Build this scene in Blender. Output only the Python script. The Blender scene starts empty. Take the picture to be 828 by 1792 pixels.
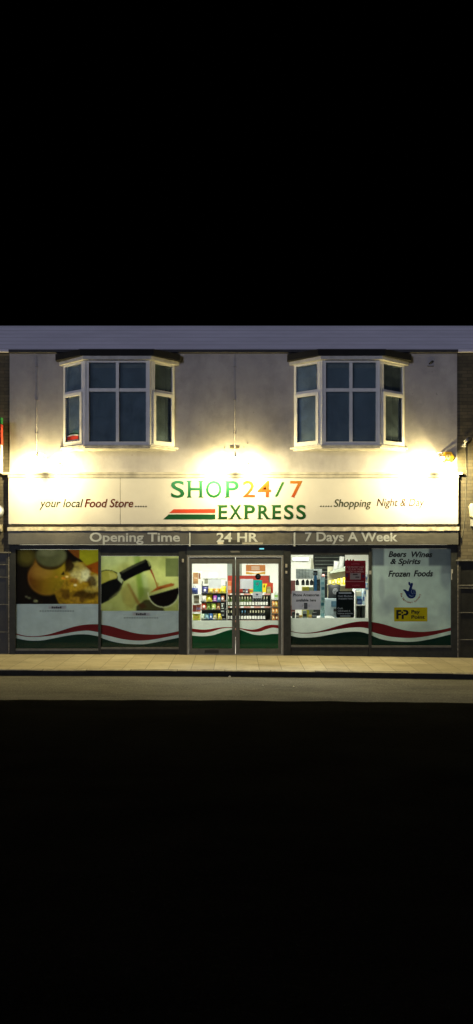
import bpy, bmesh, math, random
import numpy as np
from mathutils import Vector, Matrix
random.seed(7)
sc = bpy.context.scene
col = sc.collection
R = math.radians

# ------------------------------------------------------------------ camera model (metres; facade plane is y = 0)
F, CX, HY, D0, CZ = 1290.0, 414.0, 960.0, 16.125, 2.325
def px(p, Y=0.0): return (p - CX) / F * (Y + D0)
def pz(p, Y=0.0): return CZ - (p - HY) / F * (Y + D0)
def gz(x):        # the street falls gently to the right
    return -0.008 * x - 0.0009 * x * x
cam = bpy.data.cameras.new('camera'); co = bpy.data.objects.new('camera', cam); col.objects.link(co)
co.location = (0, -D0, CZ); co.rotation_euler = (R(90), 0, 0)
cam.sensor_fit = 'VERTICAL'; cam.sensor_height = 36.0
cam.lens = F * 36.0 / 1792.0
cam.shift_y = (HY - 896.0) / 1792.0
cam.clip_start = 0.05; cam.clip_end = 800
sc.camera = co

# ------------------------------------------------------------------ materials
def nodes(name):
    m = bpy.data.materials.new(name); m.use_nodes = True
    nt = m.node_tree; b = nt.nodes['Principled BSDF']
    return m, nt, b, nt.nodes['Material Output']
def L(nt, a, ao, b, bi): nt.links.new(a.outputs[ao], b.inputs[bi])
def mix(nt, c1, c2, fac=None):
    n = nt.nodes.new('ShaderNodeMix'); n.data_type = 'RGBA'
    for i, c in ((6, c1), (7, c2)):
        if isinstance(c, tuple): n.inputs[i].default_value = (*c[:3], 1)
        else: nt.links.new(c, n.inputs[i])
    if fac is not None:
        if isinstance(fac, (int, float)): n.inputs[0].default_value = fac
        else: nt.links.new(fac, n.inputs[0])
    return n.outputs[2]
def coords(nt, scale=(1, 1, 1)):
    g = nt.nodes.new('ShaderNodeNewGeometry'); mp = nt.nodes.new('ShaderNodeMapping')
    mp.inputs['Scale'].default_value = scale
    nt.links.new(g.outputs['Position'], mp.inputs[0]); return mp.outputs[0]
def noise(nt, scale, detail=6, rough=.6, vscale=(1, 1, 1), lo=.35, hi=.65):
    n = nt.nodes.new('ShaderNodeTexNoise'); n.inputs['Scale'].default_value = scale
    n.inputs['Detail'].default_value = detail; n.inputs['Roughness'].default_value = rough
    nt.links.new(coords(nt, vscale), n.inputs['Vector'])
    r = nt.nodes.new('ShaderNodeMapRange'); r.inputs[1].default_value = lo; r.inputs[2].default_value = hi
    nt.links.new(n.outputs[0], r.inputs[0]); return r.outputs[0]
def bump(nt, b, h, strength=.2, dist=.01):
    n = nt.nodes.new('ShaderNodeBump'); n.inputs['Strength'].default_value = strength
    n.inputs['Distance'].default_value = dist
    nt.links.new(h, n.inputs['Height']); nt.links.new(n.outputs[0], b.inputs['Normal'])
MC = {}
def mat(c, rough=.6, var=.25, scale=6, metal=0, bmp=0, spec=.4, key=None):
    k = key or (tuple(c), rough, var, scale, metal, bmp)
    if k in MC: return MC[k]
    m, nt, b, o = nodes('paint')
    d = tuple(x * (1 - var) for x in c)
    nt.links.new(mix(nt, d, tuple(c), noise(nt, scale)), b.inputs['Base Color'])
    b.inputs['Roughness'].default_value = rough; b.inputs['Metallic'].default_value = metal
    b.inputs['Specular IOR Level'].default_value = spec
    if bmp: bump(nt, b, noise(nt, scale * 12), bmp, .004)
    MC[k] = m; return m
def emit(c, s):
    m, nt, b, o = nodes('lit')
    b.inputs['Base Color'].default_value = (.8, .8, .8, 1)
    b.inputs['Emission Color'].default_value = (*c, 1); b.inputs['Emission Strength'].default_value = s
    return m
def film(c, trans=.4, var=.12, scale=3, attr=None, rough=.6):
    """vinyl or paper: diffuse in front, some light let through from behind"""
    k = ('film', c, trans, var, scale, attr)
    if k in MC: return MC[k]
    m, nt, b, o = nodes('film')
    if attr:
        a = nt.nodes.new('ShaderNodeAttribute'); a.attribute_name = attr; cc = a.outputs['Color']
    else:
        cc = mix(nt, tuple(x * (1 - var) for x in c), c, noise(nt, scale))
    nt.links.new(cc, b.inputs['Base Color']); b.inputs['Roughness'].default_value = rough
    b.inputs['Specular IOR Level'].default_value = .12
    if trans > 0:
        t = nt.nodes.new('ShaderNodeBsdfTranslucent'); nt.links.new(cc, t.inputs['Color'])
        ms = nt.nodes.new('ShaderNodeMixShader'); ms.inputs[0].default_value = trans
        L(nt, b, 0, ms, 1); L(nt, t, 0, ms, 2); L(nt, ms, 0, o, 0)
    MC[k] = m; return m
def glass_mat(tint=(.93, .96, .95), sheen=0):
    m, nt, b, o = nodes('glass')
    t = nt.nodes.new('ShaderNodeBsdfTransparent'); t.inputs[0].default_value = (*tint, 1)
    g = nt.nodes.new('ShaderNodeBsdfGlossy'); g.inputs['Roughness'].default_value = .02
    fr = nt.nodes.new('ShaderNodeFresnel'); fr.inputs[0].default_value = 1.28
    ms = nt.nodes.new('ShaderNodeMixShader')
    L(nt, fr, 0, ms, 0); L(nt, t, 0, ms, 1); L(nt, g, 0, ms, 2); L(nt, ms, 0, o, 0)
    if sheen:
        d = nt.nodes.new('ShaderNodeBsdfDiffuse'); d.inputs[0].default_value = (.30, .42, .55, 1)  # pale blue sheen mixed into the glass to lighten dark panes
        m2 = nt.nodes.new('ShaderNodeMixShader'); r = nt.nodes.new('ShaderNodeMath'); r.operation = 'MULTIPLY'; r.inputs[1].default_value = sheen
        nt.links.new(noise(nt, 2.5, 7, .7, (1, 1, 1), .1, .8), r.inputs[0]); L(nt, r, 0, m2, 0); L(nt, ms, 0, m2, 1); L(nt, d, 0, m2, 2); L(nt, m2, 0, o, 0)
    return m

def render_wall():
    m, nt, b, o = nodes('painted_render')
    c = mix(nt, (.31, .30, .325), (.42, .405, .42), noise(nt, .9, 8, .7))
    c = mix(nt, c, (.25, .245, .255), noise(nt, .8, 8, .68, (2.2, 1, .8), .50, .82))
    c = mix(nt, c, (.23, .225, .235), noise(nt, 1.1, 6, .68, (1, 1, 1), .50, .80))
    c = mix(nt, c, (.18, .17, .16), noise(nt, 9, 3, .5, (1, 1, 1), .70, .78))
    nt.links.new(c, b.inputs['Base Color']); b.inputs['Roughness'].default_value = .85
    b.inputs['Specular IOR Level'].default_value = .2
    bump(nt, b, noise(nt, 55, 6, .7, (1, 1, 1), 0, 1), .35, .01)
    return m
def brick_mat(base=(.10, .085, .055)):
    m, nt, b, o = nodes('brick')
    g = nt.nodes.new('ShaderNodeNewGeometry'); sx = nt.nodes.new('ShaderNodeSeparateXYZ'); cb = nt.nodes.new('ShaderNodeCombineXYZ')
    L(nt, g, 'Position', sx, 0)
    ad = nt.nodes.new('ShaderNodeMath'); ad.operation = 'ADD'
    L(nt, sx, 0, ad, 0); L(nt, sx, 1, ad, 1); nt.links.new(ad.outputs[0], cb.inputs[0]); L(nt, sx, 2, cb, 1)
    t = nt.nodes.new('ShaderNodeTexBrick'); L(nt, cb, 0, t, 'Vector')
    t.inputs['Scale'].default_value = 1; t.inputs['Brick Width'].default_value = .225; t.inputs['Row Height'].default_value = .075
    t.inputs['Mortar Size'].default_value = .006
    t.inputs['Color1'].default_value = (*base, 1); t.inputs['Color2'].default_value = (*[x * .6 for x in base], 1)
    t.inputs['Mortar'].default_value = (*[x * .42 for x in base], 1)
    c = mix(nt, t.outputs['Color'], (.03, .028, .022), noise(nt, 2.4, 8, .7, (1, 1, 1), .5, .8))
    nt.links.new(c, b.inputs['Base Color']); b.inputs['Roughness'].default_value = .85
    bump(nt, b, t.outputs['Fac'], -.5, .006)
    return m
def slab_mat():
    m, nt, b, o = nodes('paving')
    g = nt.nodes.new('ShaderNodeNewGeometry'); sx = nt.nodes.new('ShaderNodeSeparateXYZ'); cb = nt.nodes.new('ShaderNodeCombineXYZ')
    L(nt, g, 'Position', sx, 0); L(nt, sx, 1, cb, 0); L(nt, sx, 0, cb, 1)
    t = nt.nodes.new('ShaderNodeTexBrick'); L(nt, cb, 0, t, 'Vector')
    t.inputs['Scale'].default_value = 1; t.inputs['Brick Width'].default_value = .98; t.inputs['Row Height'].default_value = .44
    t.offset = .0; t.inputs['Mortar Size'].default_value = .007
    t.inputs['Color1'].default_value = (.33, .305, .235, 1); t.inputs['Color2'].default_value = (.26, .235, .175, 1)
    t.inputs['Mortar'].default_value = (.15, .135, .10, 1)
    c = mix(nt, t.outputs['Color'], (.15, .135, .095), noise(nt, 1.9, 9, .75, (.6, 1.6, 1), .44, .78))
    c = mix(nt, c, (.10, .09, .07), noise(nt, 16, 5, .7, (1, 1.6, 1), .60, .72))
    nt.links.new(c, b.inputs['Base Color']); b.inputs['Roughness'].default_value = .8
    bump(nt, b, noise(nt, 60, 5, .7, (1, 1, 1), 0, 1), .3, .005)
    return m
def asphalt_mat(k=1.0, sp=.15):
    m, nt, b, o = nodes('asphalt')
    c = mix(nt, (.034*k, .035*k, .036*k), (.062*k, .062*k, .060*k), noise(nt, 1.1, 8, .7, (.5, 1.4, 1)))
    c = mix(nt, c, (.13*k, .13*k, .12*k), noise(nt, 38, 4, .75, (1, 1, 1), .56, .70))
    c = mix(nt, c, (.016*k, .016*k, .016*k), noise(nt, 24, 3, .7, (1, 1, 1), .60, .72))
    nt.links.new(c, b.inputs['Base Color']); b.inputs['Roughness'].default_value = .95
    b.inputs['Specular IOR Level'].default_value = sp
    bump(nt, b, noise(nt, 90, 4, .7, (1, 1, 1), 0, 1), .8, .01)
    return m
def steel_mat():
    m, nt, b, o = nodes('worn_steel')
    c = mix(nt, (.060, .060, .057), (.100, .098, .092), noise(nt, 1.4, 7, .7, (1, 1, .7)))
    c = mix(nt, c, (.15, .145, .13), noise(nt, 2.2, 5, .7, (.6, 1, 3), .55, .8))
    nt.links.new(c, b.inputs['Base Color']); b.inputs['Roughness'].default_value = .5
    return m
def roof_mat():
    m, nt, b, o = nodes('roof_cladding')
    c = mix(nt, (.54, .535, .66), (.64, .635, .79), noise(nt, 2, 8, .7, (.4, 1, 3)))
    w = nt.nodes.new('ShaderNodeTexWave'); w.bands_direction = 'Z'; w.inputs['Scale'].default_value = 3.1
    w.inputs['Distortion'].default_value = .3; nt.links.new(coords(nt), w.inputs['Vector'])
    r = nt.nodes.new('ShaderNodeMapRange'); r.inputs[1].default_value = .0; r.inputs[2].default_value = .12
    L(nt, w, 'Fac', r, 0)
    c = mix(nt, (.46, .46, .55), c, r.outputs[0])
    nt.links.new(c, b.inputs['Base Color']); b.inputs['Roughness'].default_value = .8
    b.inputs['Specular IOR Level'].default_value = .2
    return m
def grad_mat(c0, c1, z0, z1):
    m, nt, b, o = nodes('lampwash_vinyl')  # paler tops paint the wash of lamplight into the letters
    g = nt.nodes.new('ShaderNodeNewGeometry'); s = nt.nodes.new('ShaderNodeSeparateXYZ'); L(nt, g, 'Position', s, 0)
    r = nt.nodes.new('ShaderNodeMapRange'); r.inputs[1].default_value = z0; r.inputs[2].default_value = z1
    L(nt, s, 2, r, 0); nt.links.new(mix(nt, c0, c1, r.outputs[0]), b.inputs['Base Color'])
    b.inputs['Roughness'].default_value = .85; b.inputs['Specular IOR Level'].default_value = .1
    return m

M_WALL, M_BRICK, M_SLAB, M_ROAD, M_STEEL, M_ROOF = render_wall(), brick_mat(), slab_mat(), asphalt_mat(2.1), steel_mat(), roof_mat()
M_GLASS = glass_mat(); M_SHEEN = glass_mat(sheen=.22)
M_FRAME = mat((.024, .027, .028), .6, .35, 8, spec=.2)
M_FRAME2 = mat((.10, .105, .10), .45, .3, 8)
M_UPVC = mat((.76, .76, .77), .4, .10, 7)
M_BLACK = mat((.012, .013, .013), .5, .2)
M_DKROOF = mat((.010, .010, .012), .9, .4, 5)
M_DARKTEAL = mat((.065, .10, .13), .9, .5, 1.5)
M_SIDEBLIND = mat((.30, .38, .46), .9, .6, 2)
M_WHITE = mat((.75, .75, .72), .5, .1)
M_PAPER = film((.62, .63, .62), .45)
M_INK = mat((.012, .014, .012), .6, .1)
M_INKW = film((.8, .8, .78), .2, .05)
M_RED = film((.26, .022, .022), .12)
M_GREEN = film((.006, .035, .018), .05)
M_REDB = film((.42, .03, .03), .35)
M_GREENB = film((.010, .10, .035), .35)
M_FROST = film((.56, .63, .61), .07, .15, 4)
M_FROSTB = film((.56, .60, .52), .42, .1, 4)

# ------------------------------------------------------------------ mesh builder
class MB:
    def __init__(s): s.v = []; s.f = []; s.smooth = False
    def add(s, vs, fs):
        n = len(s.v); s.v += [tuple(v) for v in vs]; s.f += [tuple(i + n for i in f) for f in fs]; return s
    def box(s, x0, x1, y0, y1, z0, z1):
        if x0 > x1: x0, x1 = x1, x0
        if y0 > y1: y0, y1 = y1, y0
        if z0 > z1: z0, z1 = z1, z0
        return s.add([(x0,y0,z0),(x1,y0,z0),(x1,y1,z0),(x0,y1,z0),(x0,y0,z1),(x1,y0,z1),(x1,y1,z1),(x0,y1,z1)],
                     [(3,2,1,0),(4,5,6,7),(0,1,5,4),(1,2,6,5),(2,3,7,6),(3,0,4,7)])
    def prism(s, pts, y0, y1):      # polygon in XZ (any winding), extruded from y0 (front) to y1
        a = sum(pts[i][0]*pts[(i+1)%len(pts)][1]-pts[(i+1)%len(pts)][0]*pts[i][1] for i in range(len(pts)))
        if a < 0: pts = pts[::-1]
        n = len(pts)
        return s.add([(p[0], y0, p[1]) for p in pts] + [(p[0], y1, p[1]) for p in pts],
                     [tuple(range(n)), tuple(range(2*n-1, n-1, -1))] + [(i+n, (i+1)%n+n, (i+1)%n, i) for i in range(n)])
    def vprism(s, pts, z0, z1):     # polygon in XY, extruded in z
        a = sum(pts[i][0]*pts[(i+1)%len(pts)][1]-pts[(i+1)%len(pts)][0]*pts[i][1] for i in range(len(pts)))
        if a < 0: pts = pts[::-1]
        n = len(pts)
        return s.add([(p[0], p[1], z0) for p in pts] + [(p[0], p[1], z1) for p in pts],
                     [tuple(range(n-1, -1, -1)), tuple(range(n, 2*n))] + [(i, (i+1)%n, (i+1)%n+n, i+n) for i in range(n)])
    def flat(s, pts, y):            # flat polygon facing the street
        a = sum(pts[i][0]*pts[(i+1)%len(pts)][1]-pts[(i+1)%len(pts)][0]*pts[i][1] for i in range(len(pts)))
        if a < 0: pts = pts[::-1]
        return s.add([(p[0], y, p[1]) for p in pts], [tuple(range(len(pts)))])
    def ribbon(s, top, bot, y):     # strip between two polylines of equal length
        n = len(top)
        return s.add([(p[0], y, p[1]) for p in bot] + [(p[0], y, p[1]) for p in top],
                     [(i, i+1, n+i+1, n+i) for i in range(n-1)])
    def tube(s, pts, r, seg=8):
        pts = [Vector(p) for p in pts]; rings = []
        for i, p in enumerate(pts):
            d = (pts[min(i+1, len(pts)-1)] - pts[max(i-1, 0)]).normalized()
            u = d.cross(Vector((0, 0, 1)))
            if u.length < .01: u = d.cross(Vector((0, 1, 0)))
            u.normalize(); w = u.cross(d)
            rr = r[i] if isinstance(r, (list, tuple)) else r
            rings.append([p + u*math.cos(2*math.pi*k/seg)*rr + w*math.sin(2*math.pi*k/seg)*rr for k in range(seg)])
        vs = [v for g in rings for v in g]; fs = []
        for i in range(len(pts)-1):
            for k in range(seg):
                a, b = i*seg+k, i*seg+(k+1)%seg
                fs.append((a, a+seg, b+seg, b))
        fs += [tuple(range(seg)), tuple(range((len(pts)-1)*seg+seg-1, (len(pts)-1)*seg-1, -1))]
        s.smooth = True
        return s.add(vs, fs)
    def lathe(s, prof, c, seg=12):  # profile (r, z) about a vertical axis
        vs = []; fs = []
        for r, z in prof:
            for k in range(seg):
                a = 2*math.pi*k/seg; vs.append((c[0]+r*math.cos(a), c[1]+r*math.sin(a), c[2]+z))
        for i in range(len(prof)-1):
            for k in range(seg):
                a, b = i*seg+k, i*seg+(k+1)%seg
                fs.append((a, b, b+seg, a+seg))
        s.smooth = True
        return s.add(vs, fs)
def wloc(o):
    v = Vector((0, 0, 0))
    while o: v += o.location; o = o.parent
    return v
def obj(name, mb, m, parent=None, origin=None, bevel=0):
    me = bpy.data.meshes.new(name); o = bpy.data.objects.new(name, me); col.objects.link(o)
    base = wloc(parent) if parent else Vector((0, 0, 0))
    if origin is not None: o.location = Vector(origin) - base
    w = base + o.location
    me.from_pydata([(v[0]-w.x, v[1]-w.y, v[2]-w.z) for v in mb.v], [], mb.f); me.update()
    if parent: o.parent = parent
    me.materials.append(m)
    if mb.smooth:
        for p in me.polygons: p.use_smooth = len(p.vertices) == 4
    if bevel:
        bv = o.modifiers.new('bevel', 'BEVEL'); bv.width = bevel; bv.segments = 2; bv.limit_method = 'ANGLE'
    return o
def tag(o, label=None, cat=None, group=None, kind=None):
    if label: o['label'] = label
    if cat: o['category'] = cat
    if group: o['group'] = group
    if kind: o['kind'] = kind
    return o
def empty(name, loc, label, cat, group=None):
    o = bpy.data.objects.new(name, None); o.empty_display_size = .1; col.objects.link(o); o.location = loc
    return tag(o, label, cat, group)
def copy_tree(o, parent=None, loc=None, rotz=None):
    c = o.copy(); col.objects.link(c); c.parent = parent
    if loc is not None: c.location = loc
    if rotz is not None: c.rotation_euler.z = rotz
    for ch in list(o.children): copy_tree(ch, c)
    return c

# ------------------------------------------------------------------ lettering (built-in font, turned into mesh)
TC = {}
def glyphs(body, bold=0., shear=0., space=1.0):
    k = (body, bold, shear, space)
    if k in TC: return TC[k]
    cu = bpy.data.curves.new('text', 'FONT'); cu.body = body; cu.offset = bold; cu.shear = shear
    cu.space_character = space; cu.resolution_u = 4
    o = bpy.data.objects.new('text', cu); col.objects.link(o)
    bpy.context.view_layer.update()
    me = bpy.data.meshes.new_from_object(o.evaluated_get(bpy.context.evaluated_depsgraph_get()))
    vs = [tuple(v.co) for v in me.vertices]; fs = [tuple(p.vertices) for p in me.polygons]
    bpy.data.objects.remove(o); bpy.data.curves.remove(cu); bpy.data.meshes.remove(me)
    TC[k] = (vs, fs); return vs, fs
_h, _ = glyphs('H'); CAP = max(v[1] for v in _h) - min(v[1] for v in _h)
def text_px(mb, body, x0, x1, top, base, Y, bold=.012, shear=0., space=1.0):
    """letters between pixel columns x0..x1, capitals from row top to row base, on the plane y = Y"""
    vs, fs = glyphs(body, bold, shear, space)
    a, b = min(v[0] for v in vs), max(v[0] for v in vs)
    sx = (px(x1, Y) - px(x0, Y)) / (b - a); sz = (pz(top, Y) - pz(base, Y)) / CAP
    mb.add([(px(x0, Y) + (v[0]-a)*sx, Y, pz(base, Y) + v[1]*sz) for v in vs], fs)
    return mb
def P(pts, Y): return [(px(a, Y), pz(b, Y)) for a, b in pts]

# ------------------------------------------------------------------ printed pictures: colour per vertex on a fine grid
def fnoise(X, Y, cell, seed):
    rs = np.random.RandomState(seed); T = rs.rand(64, 64)
    u = X / cell; v = Y / cell; i = np.floor(u).astype(int); j = np.floor(v).astype(int)
    fu = u - i; fv = v - j; fu = fu*fu*(3-2*fu); fv = fv*fv*(3-2*fv)
    g = lambda a, b: T[a % 64, b % 64]
    return (g(i, j)*(1-fu)+g(i+1, j)*fu)*(1-fv) + (g(i, j+1)*(1-fu)+g(i+1, j+1)*fu)*fv
def inpoly(X, Y, pts):
    r = np.zeros(X.shape, bool); n = len(pts); j = n-1
    for i in range(n):
        xi, yi = pts[i]; xj, yj = pts[j]
        c = ((yi > Y) != (yj > Y)) & (X < (xj-xi)*(Y-yi)/((yj-yi) or 1e-9)+xi)
        r ^= c; j = i
    return r
def srgb(*c):
    return np.array([(x/255/12.92 if x <= 10 else ((x/255+.055)/1.055)**2.4) for x in c])
def blur(a, n):
    for _ in range(n):
        b = np.pad(a, ((1, 1), (1, 1)) + ((0, 0),)*(a.ndim-2), 'edge')
        a = (b[1:-1, 1:-1]*2 + b[:-2, 1:-1] + b[2:, 1:-1] + b[1:-1, :-2] + b[1:-1, 2:]) / 6
    return a
def picture(name, x0, x1, y0, y1, Y, painter, m, parent=None, nx=170, ny=120, origin=None):
    """painter(X, Y) -> rgb in linear light, coordinates in photograph pixels"""
    gx, gy = np.meshgrid(np.linspace(x0, x1, nx), np.linspace(y0, y1, ny))
    c = painter(gx, gy)
    vs = [(px(gx[j, i], Y), Y, pz(gy[j, i], Y)) for j in range(ny) for i in range(nx)]
    fs = [(j*nx+i, (j+1)*nx+i, (j+1)*nx+i+1, j*nx+i+1) for j in range(ny-1) for i in range(nx-1)]
    mb = MB(); mb.add(vs, fs); o = obj(name, mb, m, parent, origin)
    at = o.data.color_attributes.new('print', 'FLOAT_COLOR', 'POINT')
    buf = np.ones((nx*ny, 4)); buf[:, :3] = np.clip(c.reshape(-1, 3), 0, 1)
    at.data.foreach_set('color', buf.ravel()); return o
def put(c, mask, rgb, a=1.0):
    mk = (mask.astype(float) * a)[..., None]; return c*(1-mk) + np.asarray(rgb)*mk
def smooth(d, w): return np.clip(.5 - d / w, 0, 1)

# ================================================================== THE SETTING
def strip(name, prof, m, xs):
    """ground sheet: profile of (y, dz) across, following the fall of the street along x"""
    mb = MB(); n = len(prof)
    mb.add([(x, y, gz(max(-7, min(7, x))) + dz) for x in xs for y, dz in prof],
           [(i*n+k+1, i*n+k, (i+1)*n+k, (i+1)*n+k+1) for i in range(len(xs)-1) for k in range(n-1)])
    return tag(obj(name, mb, m), kind='structure')
XS = [-300, -60, -20] + [i*.5 for i in range(-24, 25)] + [20, 60, 300]
KY = -2.07                                        # front edge of the pavement
strip('pavement', [(-.004, 0), (-.5, -.003), (-1.2, -.006), (KY+.13, -.008)], M_SLAB, XS)
kb = MB(); kx = -9.0
while kx < 9:
    l_ = random.uniform(.82, .95); d_ = random.uniform(-.006, .006); h_ = random.uniform(-.005, .004); x1_ = kx+l_-.012
    ga, gb_ = gz(max(-7, min(7, kx))), gz(max(-7, min(7, x1_)))
    ch = random.random() < .3
    kb.v += []
    n0 = len(kb.v)
    for (x, g_) in ((kx, ga), (x1_, gb_)):
        f_ = KY + d_ + (.025 if ch and x == kx else 0)
        kb.v += [(x, KY+.127, g_-.007+h_), (x, f_+.014, g_-.007+h_), (x, f_, g_-.021+h_-(.012 if ch and x == kx else 0))]
    kb.f += [(n0+1, n0, n0+3, n0+4), (n0+2, n0+1, n0+4, n0+5)]
    kx += l_
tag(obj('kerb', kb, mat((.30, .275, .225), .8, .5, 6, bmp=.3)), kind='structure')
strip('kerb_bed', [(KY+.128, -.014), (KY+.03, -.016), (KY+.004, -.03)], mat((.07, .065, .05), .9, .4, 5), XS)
strip('kerb_face', [(KY+.001, -.016), (KY-.004, -.112), (KY-.07, -.112)], mat((.016, .016, .015), .95, .5, 9), XS)  # near-black colour stands in for the shade on the kerb's face
strip('road', [(KY-.06, -.116), (-4, -.10), (-4.60, -.098)], M_ROAD, XS)
rs_ = MB(); rx_ = [-300, -60, -20, -10] + [-9.5+.11*i for i in range(174)] + [10, 20, 60, 300]; jy = -4.40
for x in rx_:
    jy += random.uniform(-.018, .018); jy += (-4.40-jy)*.15
    g_ = gz(max(-7, min(7, x))); rs_.v += [(x, jy, g_-.093), (x, jy-.03, g_-.088), (x, -4.75, g_-.088)]
rs_.f += [(i*3+k+1, i*3+k, i*3+3+k, i*3+4+k) for i in range(len(rx_)-1) for k in range(2)]
M_DARKROAD = asphalt_mat(.17, 0)  # asphalt colour darkened to stand in for lamplight dying out
tag(obj('dark_road_edge', rs_, M_DARKROAD), kind='structure')
strip('road_darkened', [(-4.75, -.088), (-8, -.06), (-14, -.03), (-60, -.05), (-300, -.05)], M_DARKROAD, XS)
mk = MB(); z = gz(4.6)
for a, b in (((787, 1186), (806, 1190)),):
    Y = -2.9; mk.add([(4.45, -2.72, gz(4.45)-.099), (4.52, -2.86, gz(4.52)-.099), (4.74, -2.86, gz(4.74)-.099), (4.66, -2.72, gz(4.66)-.099)], [(0, 1, 2, 3)])
tag(obj('road_marking', mk, mat((.5, .48, .42), .8, .5, 30)), kind='structure')

# ================================================================== THE SHOP BUILDING
XL, XR = px(17), px(800)
B = empty('shop_building', (0, 0, 0), 'two-storey shop building with stained white rendered upper wall and two bay windows', 'building')
EZ = pz(613)
def bay_extent(c): return (px(c-93, 0), px(c+93, 0))
bays = [(px(113), px(150, -.42), px(262, -.42), px(304)), (px(516), px(564, -.42), px(664, -.42), px(706))]
Z_SILL, Z_HEAD = 4.53, 6.33
wall = MB()
wz0 = pz(936)
segs = [XL, bays[0][0]+.02, bays[0][3]-.02, bays[1][0]+.02, bays[1][3]-.02, XR]
wall.box(XL, XR, 0, .28, wz0, Z_SILL); wall.box(XL, XR, 0, .28, Z_HEAD, EZ)
for i in (0, 2, 4): wall.box(segs[i], segs[i+1], 0, .28, Z_SILL, Z_HEAD)
obj('wall', wall, M_WALL, B)
rf = MB()
RX0, RX1 = XL+.0, XR-.0
def roof(mb, x0, x1):
    mb.add([(x0, -.07, EZ+.0), (x1, -.07, EZ), (x1, .43, EZ+.665), (x0, .43, EZ+.665), (x1, 9, EZ+.665), (x0, 9, EZ+.665), (x0, -.07, EZ-.05), (x1, -.07, EZ-.05), (x0, .0, EZ-.05), (x1, 0, EZ-.05)],
           [(0, 1, 2, 3), (3, 2, 4, 5), (6, 7, 1, 0), (8, 9, 7, 6)])
roof(rf, XL, XR); obj('roof', rf, M_ROOF, B)
obj('eaves_shade', MB().box(XL, XR, -.085, -.002, EZ-.062, EZ-.002), mat((.05, .05, .06), .9), B)  # dark board added for the shadow line under the eaves
obj('back_wall', MB().box(XL, XR, 8.7, 8.95, 0, EZ+.6), M_WALL, B)
obj('side_wall', MB().box(XL, XL+.18, .285, 8.69, 2.9, EZ-.1), M_WALL, B); obj('side_wall', MB().box(XR-.18, XR, .285, 8.69, 2.9, EZ-.1), M_WALL, B)

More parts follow.
